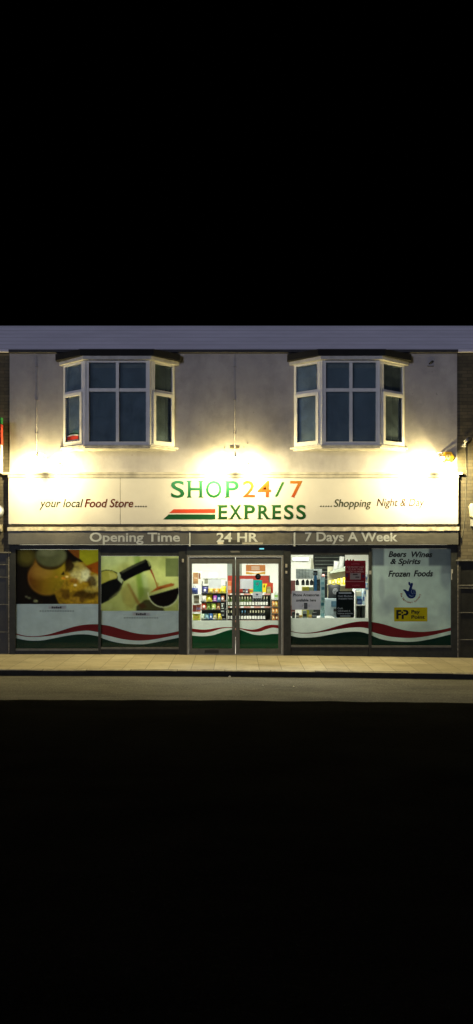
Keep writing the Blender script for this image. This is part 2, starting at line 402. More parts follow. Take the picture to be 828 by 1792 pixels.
# --- bay windows
def seg_bar(mb, a, b, u0, u1, z0, z1, d0=-.03, d1=.035):
    """bar along the plan segment a-b between u0 and u1 metres; d = depth outward (-) / inward (+)"""
    a = Vector((*a, 0)); b = Vector((*b, 0)); t = (b-a).normalized(); n = Vector((t.y, -t.x, 0))   # n points outwards (street side)
    q = []
    for zz in (z0, z1):
        for u, d in ((u0, d0), (u1, d0), (u1, d1), (u0, d1)):
            p = a + t*u - n*d; q.append((p.x, p.y, zz))
    mb.add(q, [(3,2,1,0),(4,5,6,7),(0,1,5,4),(1,2,6,5),(2,3,7,6),(3,0,4,7)])
for bi, (xa, xb, xc, xd) in enumerate(bays):
    FY = -.42
    pa, pb, pc, pd = (xa, 0), (xb, FY), (xc, FY), (xd, 0)
    fr = MB()
    zt = 5.70
    z0, z1 = Z_SILL, Z_HEAD
    panes = []
    for k, (a, b) in enumerate(((pa, pb), (pb, pc), (pc, pd))):
        ln = (Vector(b)-Vector(a)).length
        if k == 1:
            e = .075
            seg_bar(fr, a, b, 0, e, z0, z1, -.035); seg_bar(fr, a, b, ln-e, ln, z0, z1, -.035)
            seg_bar(fr, a, b, e, ln-e, z0, z0+.07); seg_bar(fr, a, b, e, ln-e, z1-.045, z1)
            seg_bar(fr, a, b, e, ln-e, zt-.035, zt+.035, -.026); seg_bar(fr, a, b, ln/2-.033, ln/2+.033, z0+.07, z1-.045, -.030)
            for u0, u1 in ((e, ln/2-.033), (ln/2+.033, ln-e)):
                panes += [(a, b, u0, u1, z0+.07, zt-.035), (a, b, u0, u1, zt+.035, z1-.045)]
        else:
            e0, e1 = (.05, .085) if k == 0 else (.085, .05)
            seg_bar(fr, a, b, 0, e0, z0, z1); seg_bar(fr, a, b, ln-e1, ln, z0, z1)
            seg_bar(fr, a, b, e0, ln-e1, z0, z0+.05); seg_bar(fr, a, b, e0, ln-e1, z1-.045, z1)
            seg_bar(fr, a, b, e0, ln-e1, zt-.045, zt+.03, -.026)
            # opening casement, proud of the frame
            s0, s1, q0, q1 = e0-.02, ln-e1+.02, z0+.03, zt-.03
            for (u0, u1, w0, w1) in ((s0, s0+.065, q0, q1), (s1-.065, s1, q0, q1), (s0+.065, s1-.065, q0, q0+.07), (s0+.065, s1-.065, q1-.065, q1)):
                seg_bar(fr, a, b, u0, u1, w0, w1, -.058, -.0305)
            panes += [(a, b, s0+.05, s1-.05, q0+.05, q1-.05), (a, b, e0, ln-e1, zt+.03, z1-.045)]
    # ribbed corner posts
    for (cx, sg) in ((xb, -1), (xc, 1)):
        for i in range(3):
            x = cx + sg*(.0+.045*i) ; y = FY - .036 + .040*i
            fr.box(x-.013, x+.013, y-.012, y+.05, z0, z1)
    bw = obj('bay_window', fr, M_UPVC, B, origin=((xa+xd)/2, 0, Z_SILL))
    for (a, b, u0, u1, w0, w1) in panes:
        g = MB(); seg_bar(g, a, b, u0, u1, w0, w1, .0, .008); obj('window_pane', g, M_SHEEN, bw)
    # sill, head cornice, flat roof
    def plan(o, e): return [(xa-e, -.002), (xa-e+.02, -.03), (xb-o*.45, FY-o), (xc+o*.45, FY-o), (xd+e-.02, -.03), (xd+e, -.002)]
    sl = MB(); sl.vprism(plan(.07, .10), z0-.04, z0-.001); sl.vprism(plan(.03, .04), z0-.075, z0-.042); obj('sill', sl, mat((.60, .58, .53), .7, .45, 5), bw)
    cn = MB(); cn.vprism(plan(.10, .12), z1+.001, z1+.075); obj('cornice', cn, mat((.60, .59, .575), .6, .3, 5), bw)
    fl = MB()
    fl.vprism([(xa-.17, -.003), (xa-.17, -.12), (xb-.10, FY-.12), (xc+.10, FY-.12), (xd+.15, -.12), (xd+.15, -.003)], z1+.079, z1+.215)
    obj('flat_roof', fl, M_DKROOF, bw)
    bl = MB(); bl.flat([(xa, z0), (xd, z0), (xd, z1), (xa, z1)], .27); obj('dark_room', bl, M_DARKTEAL, bw)
    # drawn blinds just behind the glass
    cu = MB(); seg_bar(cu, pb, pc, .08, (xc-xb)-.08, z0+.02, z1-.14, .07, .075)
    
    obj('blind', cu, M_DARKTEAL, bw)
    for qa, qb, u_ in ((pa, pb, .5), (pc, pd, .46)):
        sb_ = MB(); seg_bar(sb_, qa, qb, .04, u_, z0+.02, z1-.04, .07, .075); obj('side_blind', sb_, M_SIDEBLIND, bw)  # side blinds coloured paler to make up for light missing there
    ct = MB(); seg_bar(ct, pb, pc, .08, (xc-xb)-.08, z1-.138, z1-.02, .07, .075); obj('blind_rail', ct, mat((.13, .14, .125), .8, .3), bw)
# shop sticker in the left casement
a, b = Vector((*((bays[0][0]), 0), 0)), Vector((bays[0][1], -.42, 0))
t = (b-a).normalized(); n = Vector((t.y, -t.x, 0))
def on_side(u, zz, d=.012): p = a + t*u - n*d*-1; return (p.x, p.y, zz)
stk = empty('window_sticker', on_side(.29, 4.63), 'small red, white and green shop sticker in left casement of left bay window', 'sticker')
def side_poly(pts, d): 
    mb = MB(); mb.add([tuple(a + t*u - n*(-d) + Vector((0, 0, zz))) for u, zz in pts], [tuple(range(len(pts)))]); return mb
U0, U1 = .095, .46
arc = lambda z_, h: [(U0 + (U1-U0)*i/8, z_ + h*math.sin(math.pi*(i/8*.75+.15))) for i in range(9)]
for nm, z0_, z1_, h0, h1, m_, d in (('white_band', 4.60, 4.765, 0, .03, film((.75, .75, .74), 0), .0020), ('green_band', 4.768, 4.785, .03, .04, film((.006, .04, .012), 0), .0024), ('red_band', 4.675, 4.74, .0, .025, film((.55, .04, .03), 0), .0046)):
    lo, hi = arc(z0_, h0), arc(z1_, h1)
    obj(nm, side_poly(lo + hi[::-1], d+.002), m_, stk)
tx = MB(); vs, fs = glyphs('SHOP', .02)
a_, b_ = min(v[0] for v in vs), max(v[0] for v in vs)
tx.add([tuple(a + t*(U0+.05 + (v[0]-a_)/(b_-a_)*.27) + n*.009 + Vector((0, 0, 4.61 + v[1]*.07))) for v in vs], fs)
obj('lettering', tx, film((.45, .03, .03), 0), stk)

# --- ledges around the fascia
cs = MB(); cs.box(px(7), px(806), -.145, -.002, pz(831.5), pz(827.5)); cs.box(XL, XR, -.125, -.002, pz(837)+.002, pz(831.5)-.002)
obj('cornice_ledge', cs, mat((.60, .56, .47), .8, .45, 3), B)
cs = MB()
xs = [XL-.01 + (XR-XL+.02)*i/60 for i in range(61)]
for i in range(60):
    r0 = random.uniform(-.008, .008)
    cs.box(xs[i], xs[i+1]-.001, -.128 + random.uniform(-.004, .004), -.002, pz(929)+r0*.7, pz(922.5)+r0*.5)
obj('lead_ledge', cs, mat((.62, .58, .47), .85, .5, 7, bmp=.4), B)

# --- shopfront frame
FYF, FYB = -.03, .05
ZT = pz(953.5)
def bx(mb, x0, x1, y0, y1, f=FYF, b=FYB): mb.box(px(x0), px(x1), f, b, pz(y1), pz(y0)); return mb
for q in ((17.3, 27.8, 953.5, 1147), (313, 327.5, 953.5, 1147.5, -.045), (496, 509, 953.5, 1150, -.045), (789, 799.7, 953.5, 1154), (172.5, 176.9, 953.5, 1147, -.04), (645.1, 649.9, 953.5, 1152, -.04)):
    obj('frame_post', bx(MB(), *q), M_FRAME, B)
for q in ((27.9, 172.4, 953.5, 961.5), (177, 312.9, 953.5, 973), (509.1, 645, 953.5, 971), (650, 788.9, 953.5, 960)):
    obj('head_rail', bx(MB(), *q), M_FRAME, B)

def interp(pts, zx, off, sc_):   # smooth curve through zoomed control points -> photograph pixels
    X = np.array([off + p[0]/sc_ for p in pts]); Y = np.array([940 + p[1]/sc_ for p in pts])
    # cubic (Catmull-Rom style) through the points
    m_ = np.gradient(Y, X); out = []
    for x in zx:
        i = min(max(np.searchsorted(X, x)-1, 0), len(X)-2); h = X[i+1]-X[i]; q = (x-X[i])/h
        out.append((2*q**3-3*q**2+1)*Y[i] + (q**3-2*q**2+q)*h*m_[i] + (-2*q**3+3*q**2)*Y[i+1] + (q**3-q**2)*h*m_[i+1])
    return out
def waves(parent, x0, x1, zb, rt, rb, gt, off, s_, Y, mr, mg):
    zx = np.linspace(x0, x1, 40)
    T, Bm, G = interp(rt, zx, off, s_), interp(rb, zx, off, s_), interp(gt, zx, off, s_)
    obj('red_wave', MB().ribbon([(px(x, Y), pz(v, Y)) for x, v in zip(zx, T)], [(px(x, Y), pz(v, Y)) for x, v in zip(zx, Bm)], Y), mr, parent)
    obj('green_wave', MB().ribbon([(px(x, Y), pz(v, Y)) for x, v in zip(zx, G)], [(px(x, Y), pz(zb, Y)) for x in zx], Y), mg, parent)
W = [  # glass x0, x1, top, bottom, frosted from, base of riser, frost material, wave tables
 (28, 172.3, 961.6, 1135, 1057, 1146, M_FROST, M_RED, M_GREEN, 0, 4.6,
  [(125,773),(200,793),(300,796),(400,780),(500,750),(600,720),(700,703),(795,700)], [(125,784),(200,800),(300,803),(400,795),(500,780),(600,762),(700,752),(795,766)], [(125,813),(230,832),(330,832),(430,815),(530,795),(640,782),(720,785),(795,799)]),
 (177, 312.8, 973.1, 1132.5, 1069, 1147, M_FROST, M_RED, M_GREEN, 160, 4.6,
  [(76,703),(150,715),(250,745),(350,772),(450,783),(550,783),(650,768),(704,756)], [(76,779),(150,797),(250,820),(350,832),(450,830),(550,815),(650,795),(704,784)], [(76,809),(150,835),(250,855),(350,862),(420,862),(500,850),(600,830),(704,809)]),
 (509.2, 644.9, 971.2, 1129, 1081.5, 1150, M_FROSTB, film((.20, .014, .018), .25), film((.004, .022, .012), .15), 490, 4.87,
  [(92,799),(150,812),(220,815),(300,808),(400,785),(500,755),(600,730),(700,717),(757,718)], [(92,805),(150,818),(220,822),(300,818),(400,803),(500,785),(600,772),(700,770),(757,779)], [(92,839),(160,855),(230,857),(330,848),(430,830),(530,812),(620,805),(700,810),(757,826)]),
 (650, 788.8, 960.2, 1129.5, 988.5, 1152, M_FROST, M_RED, M_GREEN, 640, 4.404,
  [(42,653),(100,662),(170,680),(250,705),(330,722),(430,730),(530,722),(600,710),(657,697)], [(42,728),(100,745),(170,763),(250,773),(330,777),(430,770),(530,752),(600,735),(657,721)], [(42,755),(100,780),(170,797),(250,805),(330,807),(400,803),(480,790),(570,770),(657,749)]),
]
GY = .0
wins = []
def win4(X, Y):     # clouded frosted film; reflections and shade of goods behind painted in as grey
    c = np.zeros(X.shape + (3,)) + np.array([.72, .82, .66])
    def blob(x, y, rx, ry, w=.6): return smooth(np.sqrt(((X-x)/rx)**2 + ((Y-y)/ry)**2) - 1, w)
    g = np.array([.42, .46, .43])
    for x, y, rx, ry, s_ in ((668, 1030, 5, 22, .55), (684, 1055, 14, 16, .55), (672, 1066, 12, 14, .45), (780, 1005, 10, 24, .75), (778, 1070, 11, 18, .4), (752, 1088, 18, 12, .35)):
        c = put(c, blob(x, y, rx, ry), g, s_)
    c = put(c, smooth(773-X, 4.)*(Y > 988)*(Y < 1004), g*.8, .8)
    c = put(c, blob(735, 1108, 30, 16), (.42, .45, .36), .5)
    top = Y < 989.5
    c = put(c, top, (.22, .25, .25)); c = put(c, top & (X > 672) & (X < 750), (.60, .68, .58))  # top band painted grey for the dim interior behind clear glass
    c = c * (1 - .12*fnoise(X, Y, 9, 3) - .08*fnoise(X, Y, 3, 4))[..., None]
    return blur(c, 3)
for i, (x0, x1, yt, yb, yf, yr, mf, mr, mg, off, s_, rt, rb, gt) in enumerate(W):
    f = MB(); bx(f, x0, x1, yb, yb+3.2, -.038, .05)
    w = obj('shop_window', f, M_FRAME2, B); wins.append(w)
    r = MB(); bx(r, x0, x1, yb+3.3, yr, -.022, .05); obj('stall_riser', r, M_FRAME, w)
    g = MB(); bx(g, x0-.05, x1+.05, yt, yb, -.004, .002); obj('glass_pane', g, M_GLASS, w)
    if i == 3: picture('frosted_film', x0-.2, x1+.2, yt, yb, .006, win4, film((1, 1, 1), .12, attr='print'), w, 140, 140)
    else: obj('frosted_film', MB().flat(P([(x0, yb), (x1, yb), (x1, yf), (x0, yf)], .006), .006), mf, w)
    waves(w, x0, x1, yb, rt, rb, gt, off, s_, .0045, mr, mg)

# --- doors
hd = MB(); bx(hd, 327.6, 495.9, 953.5, 971.5, -.05, .09); dh = obj('door_header', hd, mat((.022, .027, .03), .4, .2), B)
obj('indicator_light', MB().box(px(454), px(462), -.056, -.0505, pz(961.3), pz(959.3)), emit((.1, .75, .85), 1.0), dh)
obj('badge', MB().flat(P([(404, 967), (420, 967), (419, 964), (403, 964)], -.0535), -.0535), mat((.12, .12, .12), .4), dh)
for nm_, q in (('door_jamb', (327.6, 330.4, 971.6, 1146)), ('door_jamb', (493.4, 495.9, 971.6, 1148)), ('door_head', (330.5, 493.3, 971.6, 974.6)), ('threshold', (330.5, 493.3, 1144.4, 1147.5))):
    obj(nm_, bx(MB(), *q, -.05, .06), mat((.17, .17, .165), .4, .25, 9), B)
leaves = [
 (331, 411.8, 336.2, 406.3, [(90,697),(170,705),(220,703),(280,693),(330,687),(400,685)], [(90,722),(150,729),(200,728),(250,718),(300,702),(350,693),(400,692)], [(90,750),(150,755),(200,755),(250,748),(300,733),(350,715),(400,703)]),
 (412.8, 492.8, 419.4, 487.2, [(452,692),(510,702),(560,705),(600,697),(650,677),(700,668),(755,671)], [(452,697),(500,712),(560,723),(610,720),(660,702),(710,690),(755,696)], [(452,703),(500,722),(550,740),(600,747),(650,745),(700,738),(755,737)])]
for k, (x0, x1, g0, g1, rt, rb, gt) in enumerate(leaves):
    f = MB(); bx(f, x0, g0, 975, 1144.2, -.035, .03); bx(f, g1, x1, 975, 1144.2, -.035, .03); bx(f, g0+.02, g1-.02, 975, 986.5, -.035, .03); bx(f, g0+.02, g1-.02, 1135, 1144.2, -.035, .03)
    d = obj('door_leaf', f, mat((.085, .088, .085), .4, .3, 8), B)
    g = MB(); bx(g, g0, g1, 986.5, 1135, -.004, .002); obj('glass_pane', g, M_GLASS, d)
    obj('frosted_film', MB().flat(P([(g0, 1135), (g1, 1135), (g1, 1085.8), (g0, 1085.8)], .006), .006), M_FROSTB, d)
    waves(d, g0, g1, 1135, rt, rb, gt, 315, 4.358, .0045, M_REDB, M_GREENB)
    if k == 0:
        lb = MB(); bx(lb, 358.6, 382.8, 1137.2, 1142.2, -.042, -.0355); obj('letterbox', lb, M_BLACK, d)
        h = MB(); bx(h, 408.3, 410.6, 1060, 1077, -.05, -.036); obj('handle', h, mat((.2, .19, .16), .4, metal=.6), d)
    else:
        h = MB(); bx(h, 414.0, 416, 1060, 1077, -.05, -.036); obj('handle', h, mat((.2, .19, .16), .4, metal=.6), d)
# small fittings screwed to the frame posts
for nm, x, y, h, lb in (('keypad', 320.4, 981, 6, 'small pale key switch on the post left of the doors'), ('sensor_button', 501, 990, 6, 'small pale access sensor high on the post right of the doors'), ('sensor_button', 501, 1001.5, 4.5, 'small pale push button low on the post right of the doors')):
    m_ = MB(); m_.box(px(x-1.6), px(x+1.6), -.06, -.0455, pz(y+h/2), pz(y-h/2)); m_.box(px(x-.7), px(x+.7), -.066, -.0603, pz(y+h/4), pz(y-h/4))
    tag(obj(nm, m_, mat((.38, .37, .33), .5), None, (px(x), -.05, pz(y)), .002), lb, 'switch')

# --- interior shell
IZ = 2.62
obj('shop_floor', MB().box(XL+.2, XR-.2, .06, 7.0, -.06, .0), mat((.42, .41, .38), .35, .2, 2), B)
obj('shop_ceiling', MB().box(XL+.2, XR-.2, .06, 7.0, IZ, IZ+.05), mat((.78, .78, .74), .8, .05), B)
iw = MB(); iw.box(XL+.2, XR-.2, 5.2, 5.3, .002, IZ-.002); iw.box(XL+.1, XL+.2, .06, 5.2, .002, IZ); iw.box(XR-.2, XR-.1, .06, 5.2, .002, IZ)
iw.box(XL+.2, XR-.2, .051, .09, pz(953), IZ-.002)
obj('interior_wall', iw, mat((.80, .80, .74), .7, .06, 2), B)

# ================================================================== NEIGHBOURS
def neighbour(side):
    lab = 'dark brick neighbouring building at the %s edge of the photo' % ('left' if side < 0 else 'right')
    x0, x1 = (XL-5.0, XL-.004) if side < 0 else (XR+.004, XR+5.0)
    N = empty('brick_building', (x0 if side > 0 else x1, 0, 0), lab, 'building', 'brick buildings either side of the shop')
    top = pz(966) if side < 0 else pz(980)
    obj('brick_wall', MB().box(x0, x1, .012, .30, top, EZ), M_BRICK, N)
    r = MB(); roof(r, *((x0, XL) if side < 0 else (XR, x1))); obj('roof', r, M_ROOF, N)
    w = MB(); w.box(x0, x1, .02, .28, -.12, top-.002); obj('shopfront_panel', w, mat((.016, .017, .016), .5, .5, 9), N)
    tr = MB()
    xe = px(20.5) if side < 0 else px(796)
    lines = (966.8, 988, 1010, 1058, 1106) if side < 0 else (980.5, 1024.5, 1029, 1072, 1119.5)
    for q, y in enumerate(lines):
        th = .014 if q == 0 or (side > 0 and q == 1) else .006
        if side < 0: tr.box(x0, px(15.2 if q else 20), -.052 if q == 0 else -.012, .019, pz(y)-th, pz(y)+th)
        else: tr.box(px(801.8 if q else 797), x1, -.052 if q == 0 else -.012, .019, pz(y)-th, pz(y)+th)
    obj('trim', tr, mat((.17, .165, .145), .8, .6, 14), N)
    v = MB()
    if side < 0: v.box(px(15.3), px(16.8), -.02, .019, pz(1143), pz(968.2))
    else: v.box(px(800.5), px(801.7), -.02, .019, pz(1152), pz(982))
    obj('lit_edge', v, mat((.33, .31, .27), .8, .75, 25), N)  # pale strip paints in the lit edge of the pilaster
    bk = MB()
    if side < 0: bk.box(x0, px(14.5), .302, 6, 0, 2.0)
    obj('pilaster', MB().box(*( (px(11), px(14.5)) if side < 0 else (px(803), px(806))), -.01, .0195, -.1, (pz(968.5) if side < 0 else pz(982.5))), mat((.022, .023, .022), .6, .4), N)
    return N
neighbour(-1); neighbour(1)

# things on the neighbours
S = empty('projecting_sign', (px(-3), -.3, pz(828)), 'tall projecting sign in green, red and white on left brick wall', 'sign')
obj('sign_box', MB().box(px(-22, -.3), px(3.6, -.3), -.36, -.24, pz(828, -.3), pz(757, -.3)), film((.72, .72, .70), .0, .08), S, None, .01)
obj('red_band', MB().box(px(-22.2, -.3), px(3.7, -.3), -.363, -.237, pz(779, -.3), pz(743, -.3)), film((.42, .05, .03), 0), S)
obj('green_band', MB().box(px(-22.2, -.3), px(3.7, -.3), -.363, -.237, pz(741.5, -.3), pz(731, -.3)), film((.03, .22, .06), 0), S)
obj('bracket', MB().tube([(px(-8), .012, pz(760)), (px(-8), -.24, pz(760))], .02), M_BLACK, S)
A = empty('wall_dome', (px(0), 0, pz(905)), 'rounded pale blue dome with grey rim on left brick wall', 'dome')
obj('dome', MB().tube([(px(-4), .011, pz(895)), (px(-4), -.10, pz(895)), (px(-4), -.15, pz(895)), (px(-4), -.17, pz(895))], [.13, .125, .08, .02], 16), mat((.55, .60, .72), .3, .1), A)
obj('rim', MB().tube([(px(-4), .0115, pz(895)), (px(-4), -.03, pz(895))], .142, 16), mat((.3, .32, .36), .4), A)
tag(obj('pull_box', MB().box(px(-4), px(4.6), -.08, .011, pz(930), pz(918)).box(px(1), px(4.4), -.10, -.081, pz(927), pz(920)), mat((.5, .46, .34), .6), None, (px(0), 0, pz(930)), .004), 'small cream junction box below the blue dome', 'box')
Bx = empty('alarm_box', (px(826), 0, pz(908)), 'pale yellow rounded alarm box at right edge on brick wall', 'alarm')
obj('cover', MB().prism(P([(820.5, 886), (823, 881.5), (834, 881.5), (838, 890), (836, 905), (829, 909), (822, 904)], 0), -.12, .011), mat((.62, .60, .42), .4, .1), Bx, None, .012)
obj('base', MB().box(px(823.5), px(836), -.06, .0115, pz(921), pz(909.2)), mat((.4, .4, .38), .5), Bx)
C = empty('security_camera', (px(812), .012, pz(781)), 'white bullet security camera on bracket on right brick wall', 'camera')
obj('mount', MB().box(px(808.5), px(815.5), -.03, .011, pz(782.5), pz(777)), mat((.5, .5, .48), .5), C, None, .004)
obj('arm', MB().tube([(px(812), -.03, pz(779.5)), (px(811), -.10, pz(778.5)), (px(812), -.16, pz(774))], .012), mat((.4, .4, .38), .5), C)
bd = obj('body', MB().tube([(px(808), -.26, pz(775.5)), (px(818), -.10, pz(768.5))], .033, 12), mat((.42, .42, .41), .4), C)
obj('lens', MB().tube([(px(807.6), -.27, pz(775.8)), (px(807.2), -.272, pz(776.1))], .024, 12), M_BLACK, bd)
cb = MB().tube([(px(815), .004, pz(781)), (px(816.5), .004, pz(830)), (px(814), .004, pz(905)), (px(809), .004, pz(940)), (px(803.5), .004, pz(966))], .007, 6)
tag(obj('cable', cb, mat((.12, .115, .09), .7), None, (px(815), 0, pz(966))), 'thin dark cable running down the right brick wall', 'cable')

# conduits and marks on the white wall
for x, y0, y1, lb in ((64.5, 622, 798, 'thin painted conduit on white wall left of the left bay window'), (411, 616, 787, 'thin painted conduit on white wall midway between the bay windows')):
    c = MB().tube([(px(x), -.0045, pz(y0)), (px(x), -.0045, pz(y1))], .0055, 8); 
    o = empty('conduit', (px(x), 0, pz(y1)), lb, 'pipe', 'conduits on the white wall')
    obj('pipe', c, mat((.52, .50, .49), .7, .3, 6), o)
    for y in (642, 700, 758): obj('clip', MB().box(px(x-2.6), px(x+2.6), -.011, -.001, pz(y+.5), pz(y-.5)), mat((.25, .24, .23), .7), o)
cbm = empty('cable_bracket', (px(753), 0, pz(641)), 'small black cable bracket high on white wall right of right bay window', 'bracket')
obj('hook', MB().tube([(px(751), -.005, pz(637)), (px(753.5), -.06, pz(634)), (px(757), -.03, pz(632))], .014, 6), M_BLACK, cbm)
obj('plate', MB().box(px(748), px(759), -.012, -.001, pz(642), pz(640)), mat((.15, .14, .14), .7), cbm)
jb = empty('rusty_bracket', (px(411), 0, pz(785)), 'small rusty bracket remains at foot of the middle conduit', 'bracket'); M_RUST = mat((.10, .085, .06), .8, .5, 20)
for q in ((403, 409.8), (412.5, 419)): obj('plate', MB().box(px(q[0]), px(q[1]), -.008, -.001, pz(785), pz(780.8)), M_RUST, jb)
for x, y in ((393, 784), (427, 782.5), (433.5, 776)): obj('bolt', MB().tube([(px(x), -.001, pz(y)), (px(x), -.008, pz(y))], .011, 8), M_RUST, jb)
# yellow hexagonal alarm with blue strobe
H = empty('burglar_alarm', (px(784), 0, pz(812)), 'yellow hexagonal burglar alarm with blue strobe beneath, top right of fascia', 'alarm')
hx = [(784+11.2*math.cos(R(60*i)), 800+10.6*math.sin(R(60*i))) for i in range(6)]
obj('cover', MB().prism(P(hx, -.1), -.13, -.001), mat((.62, .34, .03), .35, .1), H, None, .012)
obj('roundel', MB().tube([(px(784.5, -.13), -.1305, pz(799.5, -.13)), (px(784.5, -.13), -.133, pz(799.5, -.13))], .055, 16), mat((.62, .50, .30), .5), H)
obj('keyhole', MB().tube([(px(784.5, -.13), -.1335, pz(799.5, -.13)), (px(784.5, -.13), -.136, pz(799.5, -.13))], .014, 10), M_BLACK, H)
obj('strobe', MB().lathe([(.002, -.045), (.035, -.035), (.05, -.01), (.05, .0)], (px(784.5), -.07, pz(810.2)), 12), mat((.06, .13, .35), .2, .1), H)

# ================================================================== SIGNS
SG = empty('fascia_sign', (0, -.12, pz(918)), 'long cream fascia sign with green and orange shop name across the front', 'sign')
FYS = -.12
M_SIGN = mat((.62, .60, .56), .8, .10, 1.5)
obj('panel', MB().box(XL+.01, px(211.8), FYS, -.003, pz(917.5), pz(837.8)), M_SIGN, SG, None, .004)
obj('panel', MB().box(px(212.6), XR-.01, FYS, -.003, pz(917.5), pz(837.8)), M_SIGN, SG, None, .004)
obj('gap_shade', MB().box(XL+.02, XR-.02, FYS+.03, -.003, pz(922), pz(918)), mat((.12, .105, .07), .7), SG)  # dark strip coloured as the shade in the gap under the sign
obj('seam_strip', MB().box(px(211.9), px(212.5), FYS+.006, -.003, pz(917.5), pz(838)), mat((.3, .29, .25), .6), SG)
LY = FYS - .004
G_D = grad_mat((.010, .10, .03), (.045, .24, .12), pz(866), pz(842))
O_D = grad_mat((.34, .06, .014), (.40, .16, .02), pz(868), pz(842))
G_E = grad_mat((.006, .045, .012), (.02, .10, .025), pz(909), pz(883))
def letters(parent, m, *items, Y=LY, name='lettering', **kw):
    mb = MB()
    for it in items: text_px(mb, it[0], *it[1:5], Y, **{**kw, **(it[5] if len(it) > 5 else {})})
    return obj(name, mb, m, parent)
def serifs(mb, rects, Y):
    for (x0, x1, y0, y1) in rects: mb.flat(P([(x0, y1), (x1, y1), (x1, y0), (x0, y0)], Y), Y)
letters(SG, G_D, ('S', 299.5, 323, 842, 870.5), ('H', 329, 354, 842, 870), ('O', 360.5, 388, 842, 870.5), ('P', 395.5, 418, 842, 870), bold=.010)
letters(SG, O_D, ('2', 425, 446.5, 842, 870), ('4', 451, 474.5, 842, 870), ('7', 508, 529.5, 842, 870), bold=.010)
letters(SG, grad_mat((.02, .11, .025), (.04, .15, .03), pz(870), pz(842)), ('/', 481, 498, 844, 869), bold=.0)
e = MB()
for ch, x0, x1 in (('E', 382.5, 398), ('X', 401.5, 423), ('P', 428, 446.5), ('R', 452, 472), ('E', 477, 492), ('S', 497, 514), ('S', 518.5, 535.5)): text_px(e, ch, x0, x1, 884.5, 908, LY, .022)
serifs(e, [(380.6, 384, 907, 908.6), (380.6, 384, 883.9, 885.4), (426.2, 436, 907, 908.6), (450.2, 460, 907, 908.6), (468, 474, 907, 908.6), (475.2, 478, 907, 908.6), (475.2, 478, 883.9, 885.4), (426.2, 429, 883.9, 885.4), (450.2, 453, 883.9, 885.4), (399.5, 408, 907, 908.6), (417, 425, 907, 908.6)], LY-.0006)
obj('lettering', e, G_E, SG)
s_ = MB(); serifs(s_, [(327, 335.5, 869, 870.8), (327, 335.5, 841.4, 843.2), (347.5, 356, 869, 870.8), (347.5, 356, 841.4, 843.2), (393.2, 402.5, 869, 870.8), (393.2, 396.5, 841.4, 843.2)], LY-.0006)
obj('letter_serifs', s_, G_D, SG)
obj('red_stripe', MB().flat(P([(296.3, 897.7), (304, 891.2), (377, 890.7), (377, 897.7)], LY), LY), mat((.50, .055, .025), .85, .1, spec=.1), SG)
obj('green_stripe', MB().flat(P([(285.8, 908.9), (295.2, 900.1), (377, 900.1), (377, 908.9)], LY), LY), mat((.006, .06, .022), .85, .1, spec=.1), SG)
letters(SG, mat((.010, .013, .0015), .9, .1, spec=.05), ('your local', 69, 145.5, 873.5, 887.5), bold=.006, shear=.25)
letters(SG, mat((.10, .02, .006), .9, .1, spec=.05), ('Food Store', 148, 233.5, 873.5, 887.5), bold=.014, shear=.25)
letters(SG, mat((.03, .028, .01), .9, .1, spec=.05), ('.....', 236.5, 257, 874, 887.3), bold=.008)
letters(SG, mat((.035, .045, .004), .9, .1, spec=.05), ('.....', 560.5, 581, 873, 887), ('Shopping', 584.5, 650, 873.8, 887), bold=.002, shear=.22)
letters(SG, mat((.036, .007, .0015), .9, .1, spec=.05), ('Night & Day', 659.5, 742.5, 872.5, 885.5), bold=.0, shear=.22)

OS = empty('opening_hours_sign', (0, -.1, pz(953)), 'grey metal opening hours board below the fascia sign', 'sign')
obj('panel', MB().box(XL, px(330), -.105, -.002, pz(953), pz(929.3)), M_STEEL, OS, None, .003)
obj('panel', MB().box(px(330.1), px(512), -.103, -.002, pz(953), pz(929.3)), M_STEEL, OS, None, .003)
obj('panel', MB().box(px(512.1), XR, -.105, -.002, pz(953), pz(929.3)), M_STEEL, OS, None, .003)
M_OL = mat((.42, .45, .47), .5, .2, 12)
OY = -.109
letters(OS, M_OL, ('Opening Time', 157, 315, 932.5, 947.5), Y=OY, bold=.022)
letters(OS, M_OL, ('|', 331, 333.5, 932, 950), ('|', 514, 517, 932, 950), Y=OY, bold=.0)
letters(OS, M_OL, ('24 HR', 379, 452, 933, 948), Y=OY, bold=.024)
letters(OS, M_OL, ('7 Days A Week', 534, 696, 931.5, 947), Y=OY, bold=.022)
obj('mending_plate', MB().box(px(381), px(391), -.1075, -.1035, pz(952.6), pz(948.8)), mat((.5, .48, .42), .3, .2), OS)
obj('mending_plate', MB().box(px(424), px(460), -.1065, -.1035, pz(952.6), pz(949.5)), mat((.34, .33, .29), .3, .3), OS)
obj('patch', MB().flat(P([(460.5, 952.5), (508, 952.5), (508, 930), (460.5, 930)], -.1045), -.1045), mat((.12, .115, .10), .5, .45, 5), OS)
obj('patch', MB().flat(P([(392, 952.5), (423.5, 952.5), (423.5, 945), (392, 945)], -.1045), -.1045), mat((.05, .05, .047), .4, .3, 9), OS)

